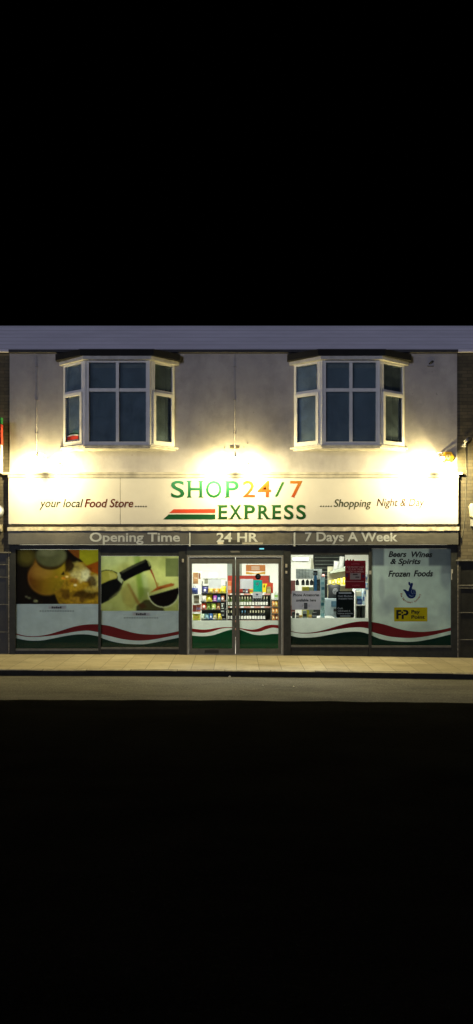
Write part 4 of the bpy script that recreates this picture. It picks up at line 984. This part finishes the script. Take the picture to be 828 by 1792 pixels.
def packet_mesh(w, h, d):
    mb = MB(); nx, nz = 7, 9; vs = []
    for side in (-1, 1):
        for j in range(nz):
            for i in range(nx):
                u, v = i/(nx-1)*2-1, j/(nz-1)*2-1
                fat = max(0, (1-u*u))**.5 * max(0, (1-abs(v)**3))
                if abs(v) > .99: fat = 0
                ww = w/2*(1-.06*(1-abs(v)))
                vs.append((u*ww, side*fat*d/2 + .001*side, (v+1)/2*h))
    fs = []
    for s_i in range(2):
        o_ = s_i*nx*nz
        for j in range(nz-1):
            for i in range(nx-1):
                q = (o_+j*nx+i, o_+j*nx+i+1, o_+(j+1)*nx+i+1, o_+(j+1)*nx+i)
                fs.append(q if s_i == 0 else q[::-1])
    mb.add(vs, fs); mb.smooth = True; return mb
def lens_mesh(w, h, d, y):
    mb = MB(); n = 14
    ring_ = [(w*math.cos(2*math.pi*k/n), y, h*math.sin(2*math.pi*k/n)) for k in range(n)]
    inn = [(w*.55*math.cos(2*math.pi*k/n), y-d, h*.55*math.sin(2*math.pi*k/n)) for k in range(n)]
    mb.add(ring_ + inn + [(0, y-d*1.3, 0)], [(k, (k+1) % n, n+(k+1) % n, n+k) for k in range(n)] + [(n+k, n+(k+1) % n, 2*n) for k in range(n)]); return mb
COL = {'purple': (.12, .04, .30), 'navy': (.03, .03, .16), 'gold': (.62, .42, .05), 'amber': (.70, .33, .03), 'yellow': (.78, .66, .01), 'white': (.70, .66, .58), 'violet': (.30, .06, .36), 'blue': (.03, .25, .55), 'brown': (.28, .10, .05), 'red': (.50, .07, .03), 'lime': (.32, .58, .06), 'pale lime': (.45, .60, .12), 'orange': (.72, .30, .08), 'sky blue': (.25, .50, .60), 'dark blue': (.02, .12, .36), 'cream': (.68, .60, .25), 'mint': (.45, .60, .42)}
def packet(lb, x, zb, Y, w, h, c, lab, group, name='crisp_packet'):
    e_ = empty(name, (x, Y, zb), lb, 'crisps', group)
    e_.rotation_euler = (R(random.uniform(-6, 2)), R(random.uniform(-3, 3)), R(random.uniform(-8, 8)))
    p = obj('bag', packet_mesh(w, h, .055), mat(COL[c], .3, .2, 14), None); p.parent = e_
    q = obj('printed_label', lens_mesh(w*.26, h*.2, .006, -.029), mat(lab, .4, .25, 25), None); q.parent = e_; q.location = (0, 0, h*.45)
    return e_
rows = [
 [('navy', 358.5, 9, 11.5, (.6, .6, .7)), ('gold', 368.6, 9.5, 9.5, (.7, .6, .2)), ('amber', 379.2, 9.5, 10, (.75, .5, .3)), ('yellow', 389.3, 11, 12.5, (.85, .75, .1))],
 [('white', 357, 7.5, 12, (.75, .75, .7)), ('yellow', 366, 10.5, 12.5, (.75, .75, .2)), ('violet', 376, 7, 12, (.6, .4, .6)), ('blue', 383, 7, 12.5, (.5, .6, .75)), ('brown', 390, 6.5, 12, (.75, .7, .65))],
 [('red', 357, 9, 12, (.8, .75, .7)), ('lime', 364.8, 7, 11.5, (.4, .6, .2)), ('pale lime', 373.8, 8, 11.5, (.7, .75, .3)), ('orange', 381.7, 6.6, 11.5, (.75, .5, .3))],
 [('mint', 354.5, 6, 10.5, (.7, .75, .65)), ('sky blue', 362, 7.5, 11, (.4, .6, .7)), ('dark blue', 369, 6.5, 11.5, (.6, .65, .75)), ('cream', 376, 7, 11, (.7, .65, .4)), ('yellow', 384.5, 7, 11, (.75, .7, .3))]]
for r_i, row in enumerate(rows):
    for k, (c, x, w, h, lab) in enumerate(row):
        packet('%s crisp packet, %s from left in %s row of the crisp rack' % (c, NUM[k], ('top', 'second', 'third', 'bottom')[r_i]), px(x, CY), rows_z[r_i]+.001, CY+.05+.04*(k % 2), w/72, h/72, c, lab, 'crisp packets on the rack')
# price display at the rack's right end
pd_ = empty('price_display', (px(391, CY), CY-.01, rows_z[3]), 'black price frame with pale outlines at lower right of the crisp rack', 'sign')
obj('frame', MB().box(px(386.5, CY), px(394, CY), CY-.014, CY-.008, pz(1078, CY), pz(1055, CY)), M_BLACK, pd_)
mb = MB()
for y in (1056, 1064, 1069, 1076): rect(mb, 387, 392, y, y+.9, CY-.0155)
rect(mb, 388, 390, 1058, 1062, CY-.0155)
obj('pale_marks', mb, mat((.5, .55, .5), .5), pd_)
# wall things behind the crisps
tag(obj('wall_picture', MB().box(px(358, 5.15), px(364, 5.15), 5.17, 5.199, pz(1021, 5.15), pz(1013, 5.15)).box(px(359, 5.15), px(363, 5.15), 5.165, 5.1695, pz(1020, 5.15), pz(1014, 5.15)), mat((.30, .30, .20), .6), None, (px(361, 5.15), 5.18, pz(1021, 5.15))), 'small grey framed card on the back wall behind crisps', 'picture')

# --- left display stand behind the left door
DY = 1.2
st = empty('magazine_stand', (px(345, DY), DY+.15, 0), 'white magazine stand with brown picture board at left of the left door', 'stand')
for x in (337.5, 350.5): obj('post', MB().box(px(x-.8, DY), px(x+.8, DY), DY+.2, DY+.225, 0, pz(1024, DY)), M_WHITE, st)
dz_ = [pz(1040, DY), pz(1056.5, DY), pz(1071, DY), pz(1087, DY)]
for z in dz_: obj('shelf', MB().box(px(334, DY), px(352, DY), DY, DY+.225, z-.015, z), mat((.5, .5, .45), .5), st)
bo = obj('picture_board', MB().box(px(336, DY), px(352.5, DY), DY+.18, DY+.195, pz(1023.5, DY), pz(1001, DY)), mat((.60, .58, .50), .5, .1), st)
obj('brown_print', rect(MB(), 338, 347, 1002, 1021.5, DY+.177), mat((.36, .19, .08), .5, .5, 9), bo)
obj('dark_print', rect(MB(), 347.5, 351, 1003, 1013, DY+.177), mat((.16, .08, .05), .5, .5, 20), bo)
obj('pale_print', rect(MB(), 339.5, 345.5, 1010.5, 1013, DY+.174), mat((.5, .33, .2), .5, .3, 20), bo)
bag = empty('carrier_bag', (px(340, DY), DY+.1, dz_[0]), 'navy blue bag on the top shelf of the magazine stand', 'bag')
obj('bag_body', packet_mesh(.17, .15, .12), mat((.015, .03, .14), .4, .2), None).parent = bag
obj('bag_handle', MB().tube([(-.03, 0, .14), (-.02, 0, .19), (.02, 0, .19), (.03, 0, .14)], .006, 6), mat((.015, .03, .14), .4, .2), None).parent = bag
carton('magazine_pile', 'brown and grey magazines on second shelf of the magazine stand', 'magazines', 339.5, 348.5, 1042, 1056.5, DY+.05, (.16, .14, .09), dz_[1]+.0005, band=(.4, .36, .28))
carton('biscuit_box', 'red biscuit box on third shelf of the magazine stand', 'box', 337, 343.5, 1059, 1071, DY+.05, (.32, .04, .03), dz_[2]+.0005, band=(.22, .06, .05))
carton('biscuit_box', 'brick red and lilac box on third shelf of the magazine stand', 'box', 344, 351, 1058.5, 1071, DY+.05, (.42, .10, .06), dz_[2]+.0005, band=(.35, .25, .5))
yb_ = empty('sweet_bag', (px(343.5, DY), DY+.08, dz_[3]), 'yellow green oval sweet bag on lowest shelf of magazine stand', 'bag')
obj('bag_body', packet_mesh(.19, .17, .10), mat((.55, .55, .05), .4, .25, 12), None).parent = yb_
obj('printed_label', lens_mesh(.065, .035, .006, -.054), mat((.6, .45, .05), .4, .3, 20), None).parent = yb_; yb_.children[1].location = (0, 0, .09)

# --- orange snack rack on the right
SY = 2.3
sx0, sx1 = px(475.8, SY), px(492, SY)
sr = empty('snack_rack', ((sx0+sx1)/2, SY+.15, 0), 'narrow dark snack rack at right side of the right door', 'rack')
obj('back_panel', MB().box(sx0, sx1, SY+.22, SY+.235, 0, pz(1049, SY)), mat((.08, .07, .05), .6), sr)
sz_ = [pz(1062, SY), pz(1074, SY), pz(1086, SY)]
for z in sz_: obj('shelf', MB().box(sx0, sx1, SY, SY+.219, z-.012, z), mat((.10, .09, .07), .5), sr)
for r_i, z in enumerate(sz_):
    for k, x in enumerate((479, 484, 489)):
        c = ('orange', 'brown', 'gold')[(r_i+k*2) % 3] if k else 'orange'
        packet('%s snack packet, %s from left in %s row of narrow snack rack' % (c, NUM[k], ('top', 'middle', 'bottom')[r_i]), px(x, SY), z+.001, SY+.06, .072, .145, c, (.7, .6, .3), 'snack packets on the narrow rack', 'snack_packet')
gb = empty('water_bottle', (px(484, SY), SY+.12, pz(1049, SY)), 'pale green and white drinks bottle on top of narrow snack rack', 'bottle')
obj('rack_top', MB().box(sx0, sx1, SY, SY+.235, pz(1049, SY)-.012, pz(1049, SY)-.0005), mat((.5, .5, .45), .5), sr)
obj('bottle_body', MB().lathe([(.001, 0), (.045, 0), (.045, .13), (.02, .17), (.018, .2), (.001, .2)], (0, 0, 0), 12), mat((.55, .62, .52), .3), None).parent = gb
obj('paper_label', MB().lathe([(.0456, .05), (.0456, .11)], (0, 0, 0), 12), mat((.25, .42, .10), .5), None).parent = gb

# --- right window interior
KYc = .55
kz = pz(1083, KYc)
kt = empty('shop_counter', (px(535, KYc), KYc+.3, 0), 'grey shop counter behind the middle right window', 'counter')
obj('counter_top', MB().box(px(506, KYc), px(588, KYc), KYc-.03, KYc+.75, kz-.04, kz), mat((.38, .40, .36), .5), kt)
obj('counter_front', MB().box(px(508, KYc), px(586, KYc), KYc+.0, KYc+.04, .0, kz-.041), mat((.30, .32, .30), .5), kt)
PYg = .95
pg = empty('pegboard_stand', (px(540, PYg), PYg, kz), 'pale grey wire grid pegboard standing on the counter', 'stand')
gxa, gxb, gya, gyb = px(518.5, PYg), px(563.5, PYg), pz(1012, PYg), pz(996, PYg)
obj('panel', MB().box(gxa, gxb, PYg+.006, PYg+.014, gya, gyb), mat((.42, .47, .44), .5, .1), pg)
gr = MB()
for i in range(9): gr.box(gxa+(gxb-gxa)*i/8-.004, gxa+(gxb-gxa)*i/8+.004, PYg, PYg+.005, gya, gyb)
for j in range(4): gr.box(gxa, gxb, PYg-.005, PYg-.0005, gya+(gyb-gya)*j/3-.004, gya+(gyb-gya)*j/3+.004)
obj('wire_grid', gr, mat((.22, .27, .26), .5), pg)
for x in (gxa+.02, gxb-.02): obj('leg', MB().tube([(x, PYg+.02, kz), (x, PYg+.02, gyb)], .008, 6), mat((.5, .5, .5), .4), pg)
obj('hook_rail', MB().tube([(gxa, PYg+.02, pz(1013, PYg)), (gxb, PYg+.02, pz(1013, PYg))], .006, 6), mat((.5, .5, .5), .4), pg)
for k, x in enumerate((520.5, 530.5, 538, 545.2, 556)):
    e_ = empty('phone_case', (px(x, PYg-.05), PYg-.05, pz(1024, PYg-.05)), 'black phone case hanging, %s from left under the grid pegboard' % NUM[k], 'phone case', 'phone cases hanging under the pegboard')
    obj('case', MB().prism(P([(x-2.9, 1024), (x+2.9, 1024), (x+2.9, 1017.5), (x+1.2, 1014.5), (x-1.2, 1014.5), (x-2.9, 1017.5)], PYg-.05), PYg-.06, PYg-.04), mat((.012, .016, .016), .3), e_)
    obj('hang_tab', MB().tube([(px(x, PYg-.05), PYg-.05, pz(1015, PYg-.05)), (px(x, PYg-.05), PYg+.02, pz(1012.8, PYg))], .005, 5), M_BLACK, e_)
    obj('case_label', MB().box(px(x-1.6, PYg-.05), px(x+1.6, PYg-.05), PYg-.0625, PYg-.0605, pz(1022, PYg-.05), pz(1019.5, PYg-.05)), mat((.05, .06, .06), .5), e_)
ty = .8
tower = empty('card_display', (px(560, ty), ty, kz), 'tall pale blue display strip hung with packs on the counter', 'display')
obj('column', MB().box(px(561, ty), px(568.5, ty), ty, ty+.04, kz, pz(1010, ty)), mat((.42, .60, .60), .4, .25, 9), tower)
for k in range(7):
    y = 1018+k*9.2
    obj('pack', MB().box(px(561.8+(k % 2)*.8, ty), px(567+(k % 2)*.8, ty), ty-.02, ty-.0005, pz(y+5, ty), pz(y, ty)), mat([(.20, .42, .45), (.05, .20, .26), (.35, .55, .55)][k % 3], .4, .3, 20), tower)
obj('pink_tip', MB().lathe([(.03, 0), (.036, .03), (.02, .06), (.001, .065)], (px(566, ty), ty+.02, pz(1009.8, ty)), 10), mat((.62, .30, .26), .4), tower)
ln = empty('lanyard', (px(551, .7), .7, pz(1033, .7)), 'wide blue lanyard with black holder hanging in front of the pegboard', 'lanyard')
obj('strap', MB().prism(P([(549.8, 1034), (549.8, 1009), (550.5, 1007), (554, 1007), (554.6, 1009), (554.6, 1034)], .7), .7, .706), mat((.03, .17, .34), .5, .2), ln)
obj('holder', MB().box(px(548.3, .7), px(556, .7), .694, .712, pz(1007, .7), pz(998.5, .7)), M_BLACK, ln, None, .004)
obj('window_tab', MB().box(px(550, .7), px(554, .7), .690, .6935, pz(1005.5, .7), pz(1001.5, .7)), mat((.15, .2, .22), .4), ln)
obj('stem', MB().tube([(px(552.2, .7), .709, kz), (px(552.2, .7), .709, pz(1007, .7))], .006, 6), M_BLACK, ln)
carton('charger_box', 'olive yellow accessory box on the counter behind the grey sign', 'box', 529, 541, 1027, 1083, .85, (.42, .40, .04), kz+.0005, band=(.4, .42, .3))
carton('charger_box', 'grey green accessory box right of the olive one', 'box', 541.5, 548.5, 1027.5, 1083, .85, (.22, .26, .18), kz+.0005, band=(.3, .34, .26))
carton('charger_box', 'dark red box at far left edge of the middle right window', 'box', 507, 517, 1016, 1083, 1.2, (.10, .03, .025), kz+.0005, band=(.25, .2, .18))
for k, (x, w, hgt, c, bd_, ds) in enumerate(((514, 5, 12, (.02, .03, .03), (.15, .16, .15), 'dark grey'), (521, 5, 10, (.05, .05, .05), (.5, .48, .4), 'charcoal and white'), (526.5, 5, 6, (.55, .36, .06), (.6, .5, .3), 'gold'), (533.5, 7, 14, (.25, .30, .27), (.02, .02, .02), 'grey'), (543, 5.5, 6.5, (.55, .36, .06), (.6, .45, .2), 'amber'), (550.5, 8, 11, (.02, .025, .025), (.25, .27, .25), 'black'))):
    carton('gadget_box', '%s gadget box on counter just below the grey phone sign' % ds, 'box', x-w/2, x+w/2, 1083-hgt, 1083, .53, c, kz+.0005, .08, bd_, 'gadget boxes on the counter')
# pale wall unit and lit batten
lt = empty('wall_light', (px(530, 4.9), 5.1, pz(982, 4.9)), 'long bright wall lamp above the pegboard seen through window', 'lamp')
obj('housing', MB().box(px(512, 5), px(541, 5), 5.08, 5.199, pz(981, 5), pz(976, 5)), M_WHITE, lt)
obj('diffuser', MB().box(px(513, 5), px(540, 5), 5.03, 5.079, pz(980, 5), pz(977, 5)), emit((1, .96, .82), 6), lt)
# dark slatted shutter
HYs = 3.4
sh_ = empty('slatted_rack', (px(575, HYs), HYs, 0), 'tall black slatted rack with pale rails behind middle right window', 'rack')
obj('panel', MB().box(px(548.5, HYs), px(604, HYs), HYs, HYs+.05, .0, pz(968, HYs)), mat((.012, .016, .015), .6, .3), sh_)
rl = MB()
for y in (975.5, 981.5, 987.5, 994, 1000.5, 1007, 1013.5): rl.box(px(551, HYs), px(600, HYs), HYs-.02, HYs-.0005, pz(y, HYs)-.006, pz(y, HYs)+.006)
obj('rails', rl, mat((.24, .28, .25), .5, .3), sh_)
ps = MB(); ps.prism(P([(542.5, 1000), (546, 1000), (549, 996), (546.5, 977), (544, 977)], HYs), HYs-.15, HYs-.1)
obj('pale_post', ps, mat((.62, .62, .48), .5), sh_)
# wall shelf with yellow goods
GYs = 1.9
gs = empty('bakery_shelf', (px(592, GYs), GYs+.15, 0), 'cream display shelf holding yellow packs behind the red poster', 'shelf')
zg0, zg1 = pz(1023.5, GYs), pz(1001.5, GYs)
obj('shelf_board', MB().box(px(575, GYs), px(622, GYs), GYs, GYs+.3, zg0-.025, zg0), mat((.65, .60, .38), .5), gs)
obj('canopy', MB().prism(P([(577.5, 1003.5), (577.5, 1001), (606, 992), (622, 990), (622, 996)], GYs), GYs-.02, GYs+.3), mat((.36, .40, .30), .5), gs)
obj('back_panel', MB().box(px(576, GYs), px(622, GYs), GYs+.301, GYs+.315, 0, pz(992, GYs)), mat((.55, .52, .35), .5), gs)
obj('side_leg', MB().box(px(620, GYs), px(621.5, GYs), GYs+.01, GYs+.3, 0, zg0-.026), mat((.5, .5, .45), .5), gs)
for k in range(6):
    x = 578.5+k*5.1; h = 7 + k*1.1
    e_ = packet('pale yellow bread pack, %s from left on the cream display shelf' % NUM[k], px(x, GYs), zg0+.001, GYs+.08, .075, h/68, 'yellow' if k % 2 else 'cream', (.85, .8, .5), 'yellow packs on the cream shelf', 'bread_pack')
    e_['category'] = 'bread'
pw = empty('paper_sacks', (px(592, 1.9), 2.0, pz(1000, 1.9)), 'crumpled white paper sacks on top of the cream display shelf', 'sacks')
for (x, w, h) in ((588.5, .13, .24), (597.5, .12, .32)):
    p = obj('sack', packet_mesh(w, h, .10), mat((.5, .5, .47), .7, .2), None); p.parent = pw; p.location = (px(x, 1.9)-pw.location.x, 0, pz(999, 1.9)-pw.location.z + (.03 if x > 590 else 0)); p.rotation_euler = (0, R(6), 0)
# black jacket like goods, cash machine cabinet, white stand, blue goods
jk = empty('hanging_jacket', (px(585, 1.5), 1.5, pz(1047, 1.5)), 'black printed garment hanging under the cream shelf', 'clothes')
obj('garment', packet_mesh(.30, .33, .09), mat((.014, .016, .018), .6, .3), None).parent = jk
obj('print', lens_mesh(.07, .08, .004, -.047), mat((.16, .17, .18), .6, .8, 30), None).parent = jk; jk.children[1].location = (.02, 0, .17)
obj('hanger', MB().tube([(-.12, .0, .32), (0, 0, .36), (.12, 0, .32)], .006, 6), M_BLACK, None).parent = jk
obj('hanger_hook', MB().tube([(0, 0, .36), (0, .0, .42), (0, .35, .42), (0, .42, .36)], .005, 6), M_BLACK, None).parent = jk
am = empty('cash_machine', (px(582, 1.0), 1.2, 0), 'blue grey cash machine cabinet beside the black sign', 'cash machine')
obj('cabinet', MB().box(px(571.5, 1.0), px(596, 1.0), 1.32, 1.7, 0, pz(1048, 1.32)), mat((.20, .25, .265), .45, .15), am, None, .01)
obj('screen', MB().box(px(580, 1.3), px(594, 1.3), 1.312, 1.3195, pz(1062, 1.3), pz(1052, 1.3)), mat((.05, .10, .14), .2), am)
obj('keypad', MB().box(px(584, 1.3), px(592, 1.3), 1.29, 1.3195, pz(1070, 1.3), pz(1065, 1.3)), M_BLACK, am)
ws = empty('display_stand', (px(633, .8), .9, 0), 'white open display stand with blue goods right of the black sign', 'stand')
wz = [pz(1058.5, .8), pz(1084, .8)]
for x in (622.2, 640): obj('upright', MB().box(px(x-.9, .8), px(x+.9, .8), .8, 1.15, 0, pz(1032, .8)), M_WHITE, ws)
for z in wz: obj('shelf', MB().box(px(623.2, .8), px(639, .8), .8, 1.15, z-.02, z), M_WHITE, ws)
obj('back_panel', MB().box(px(621.3, .8), px(641, .8), 1.152, 1.165, 0, pz(1028, .8)), mat((.42, .50, .48), .5), ws)
carton('detergent_box', 'deep blue box on the white stand', 'box', 626.5, 633.5, 1047.5, 1058.5, .85, (.02, .05, .20), wz[0]+.0005, band=(.10, .20, .4))
carton('detergent_box', 'pale blue slim box right of the deep blue box', 'box', 634.5, 638.5, 1036, 1058.5, .85, (.40, .55, .65), wz[0]+.0005, band=(.05, .12, .3))
carton('detergent_box', 'cream and teal box behind the deep blue box', 'box', 623.8, 633, 1035, 1058.5, 1.0, (.52, .50, .36), wz[0]+.0005, .08, band=(.10, .30, .36))
bt = empty('black_bottle', (px(628, .85), .9, wz[1]), 'slim black bottle on lower shelf of the white stand', 'bottle')
obj('bottle_body', MB().lathe([(.001, 0), (.045, 0), (.04, .06), (.028, .09), (.026, .27), (.001, .275)], (0, 0, 0), 12), M_BLACK, None).parent = bt
obj('cap', MB().lathe([(.028, .27), (.028, .30), (.001, .301)], (0, 0, 0), 10), mat((.03, .03, .03), .3), None).parent = bt
carton('storage_bin', 'dark green grey bin on lower shelf at the right mullion', 'bin', 633.5, 639, 1061, 1084, .84, (.02, .03, .03), wz[1]+.0005, band=(.03, .04, .04))
for k, (x, y0, h, c, lb_) in enumerate(((641.5, 1018, 13, (.55, .62, .66), 'white and blue'), (642, 1032, 12, (.20, .34, .55), 'mid blue'), (638.5, 1044, 14, (.50, .62, .66), 'icy blue'))):
    e_ = empty('hanging_pack', (px(x, .6), .6, pz(y0, .6)), '%s hanging pack at right edge of the middle right window' % lb_, 'pack', 'hanging packs beside the right mullion')
    obj('bag', packet_mesh(.075, h/77, .05), mat(c, .3, .4, 18), None).parent = e_
    q_ = obj('printed_label', lens_mesh(.02, h/77*.22, .005, -.026), mat((.12, .2, .4) if k != 1 else (.7, .72, .72), .4, .3, 25), None); q_.parent = e_; q_.location = (0, 0, h/77*.5)
    obj('hanger', MB().tube([(0, 0, h/77*.98), (0, .0, h/77+.03), (0, .2, h/77+.035)], .004, 5), M_BLACK, None).parent = e_
# --- ceiling lights
def ceil_light(x, y, lb, p):
    e_ = empty('ceiling_light', (x, y, IZ), lb, 'ceiling light', 'ceiling lights in the shop')
    obj('housing', MB().box(x-.62, x+.62, y-.16, y+.16, IZ-.05, IZ-.001), M_WHITE, e_, None, .004)
    obj('diffuser', MB().box(x-.6, x+.6, y-.14, y+.14, IZ-.07, IZ-.051), emit((1, .97, .86), 3), e_)
    l = bpy.data.lights.new('ceiling_lamp', 'AREA'); l.shape = 'RECTANGLE'; l.size = 1.2; l.size_y = .28; l.energy = p; l.color = (1, .97, .86)
    lo = bpy.data.objects.new('ceiling_lamp', l); col.objects.link(lo); lo.parent = e_; lo.location = (0, 0, -.08)
for k, (x, y) in enumerate(((-3.2, 1.6), (-.4, .85), (2.2, .85), (-.4, 3.6), (2.2, 3.6), (-3.2, 3.8))):
    ceil_light(x, y, '%s ceiling light of the shop, %s' % (('left', 'middle', 'right')[(0, 1, 2, 1, 2, 0)[k]], 'near the windows' if y < 2 else 'near the back wall'), 88 if y < 2 else 62)

# ================================================================== FLOODLIGHTS over the fascia
def floodlight(x, lb, p_sign, p_down, p_pt):
    zf = pz(807)
    e_ = empty('floodlight', (px(x), 0, zf), lb, 'floodlight', 'floodlights over the fascia sign')
    X = px(x)
    obj('wall_plate', MB().tube([(X, -.001, zf), (X, -.02, zf), (X, -.05, zf)], [.07, .07, .05], 14), M_UPVC, e_)
    obj('cross_bar', MB().tube([(X-.30, -.03, zf-.075), (X+.30, -.03, zf-.075)], .007, 8), M_UPVC, e_)
    for dx in (-.30, .30): obj('added_globe', MB().lathe([(.001, .04), (.02, .034), (.034, .015), (.038, .0), (.034, -.015), (.02, -.034), (.001, -.04)], (X+dx, -.07, zf-.12), 14), emit((1, .85, .55), 25), e_)  # globes and their point lights added for the glow on the wall
    obj('arm', MB().tube([(X, -.02, zf+.06), (X, -.16, zf+.10), (X, -.55, zf+.12), (X, -.74, zf+.10), (X, -.78, zf+.06)], .011, 8), M_UPVC, e_)
    hs = obj('lamp_head', MB().tube([(X, -.78, zf+.065), (X, -.79, zf+.045), (X, -.785, zf+.01), (X, -.78, zf-.02)], [.012, .022, .03, .032], 16), M_UPVC, e_)
    obj('lens', MB().lathe([(.031, .0), (.045, -.02), (.052, -.045), (.045, -.065), (.02, -.078), (.001, -.08)], (X, -.78, zf), 16), emit((1, .85, .55), 12), hs)
    for kind, loc, en, size, blend, tilt in (('SPOT', (X-.02, -.78, zf-.12), p_sign*.5, 120, .9, (-1.25, .72, -.95)), ('SPOT', (X+.02, -.78, zf-.12), p_sign*.5, 120, .9, (1.25, .72, -.95)), ('SPOT', (X, -.80, zf-.12), p_down, 96, .7, (0, -.09, -1)), ('POINT', (X-.30, -.142, zf-.13), p_pt*.5, 0, 0, 0), ('POINT', (X+.30, -.142, zf-.13), p_pt*.5, 0, 0, 0)):
        l = bpy.data.lights.new('floodlight_lamp', kind); l.energy = en; l.color = (1, .83, .41) if en == p_sign*.5 else (1, .79, .31); l.shadow_soft_size = .04 if kind == 'SPOT' else .02
        lo = bpy.data.objects.new('floodlight_lamp', l); col.objects.link(lo); lo.parent = e_; lo.location = Vector(loc) - e_.location
        if kind == 'SPOT': l.spot_size = R(size); l.spot_blend = blend; lo.rotation_euler = Vector(tilt).to_track_quat('-Z', 'Y').to_euler()
floodlight(82, 'left floodlight on short arm above the words your local', 620, 240, 200)
floodlight(412, 'middle floodlight on short arm above the shop name', 720, 240, 190)
floodlight(757, 'right floodlight on short arm beside the yellow alarm', 1180, 200, 250)

# ================================================================== LITTER
for (x, y, r_, lb) in ((402, 1178.5, .022, 'white scrap of litter in the gutter left of the doors'), (460, 1199, .016, 'pale pebble on the road below the right door'), (514, 1200.5, .016, 'pale pebble on the road below the middle right window'), (232, 1205, .009, 'tiny pale stone on the road at left')):
    Yr = -2.13 if y < 1182 else None
    if Yr is None:
        d = F*(CZ+.107)/(y-HY); Yr = d - D0
    X = px(x, Yr); zb = gz(X)-.115
    mb = MB(); n = 7
    for j in range(4):
        for i in range(n):
            q = 2*math.pi*i/n; rr = r_*(1, 1.15, .8, .2)[j]*random.uniform(.75, 1.2)
            mb.v.append((X+rr*math.cos(q), Yr+rr*.8*math.sin(q), zb + r_*(.0, .35, .9, 1.2)[j]))
    for j in range(3):
        for i in range(n): mb.f.append((j*n+i, j*n+(i+1) % n, (j+1)*n+(i+1) % n, (j+1)*n+i))
    mb.f.append(tuple(3*n+i for i in range(n)))
    tag(obj('paper_scrap' if r_ > .02 else 'pebble', mb, mat((.62, .60, .54), .7), None, (X, Yr, zb)), lb, 'litter')

# ================================================================== DUSK LIGHT
w = bpy.data.worlds.new('World'); sc.world = w; w.use_nodes = True
nt = w.node_tree; bg = nt.nodes['Background']
sky = nt.nodes.new('ShaderNodeTexSky'); sky.sky_type = 'NISHITA'; sky.sun_disc = False
sky.sun_elevation = R(-9); sky.sun_rotation = R(180+31)
nt.links.new(sky.outputs[0], bg.inputs[0]); bg.inputs[1].default_value = .05
sl = bpy.data.lights.new('dusk_sun', 'SUN'); sl.energy = .72; sl.angle = R(14); sl.color = (.80, .82, 1.0)
so = bpy.data.objects.new('dusk_sun', sl); col.objects.link(so)
so.rotation_euler = (R(90-9), 0, R(-31))
sc.view_settings.view_transform = 'Standard'; sc.view_settings.look = 'None'; sc.view_settings.exposure = 0; sc.view_settings.gamma = 1
sc.cycles.use_denoising = True
sc.cycles.max_bounces = 8; sc.cycles.transparent_max_bounces = 12
sc.cycles.sample_clamp_indirect = 6
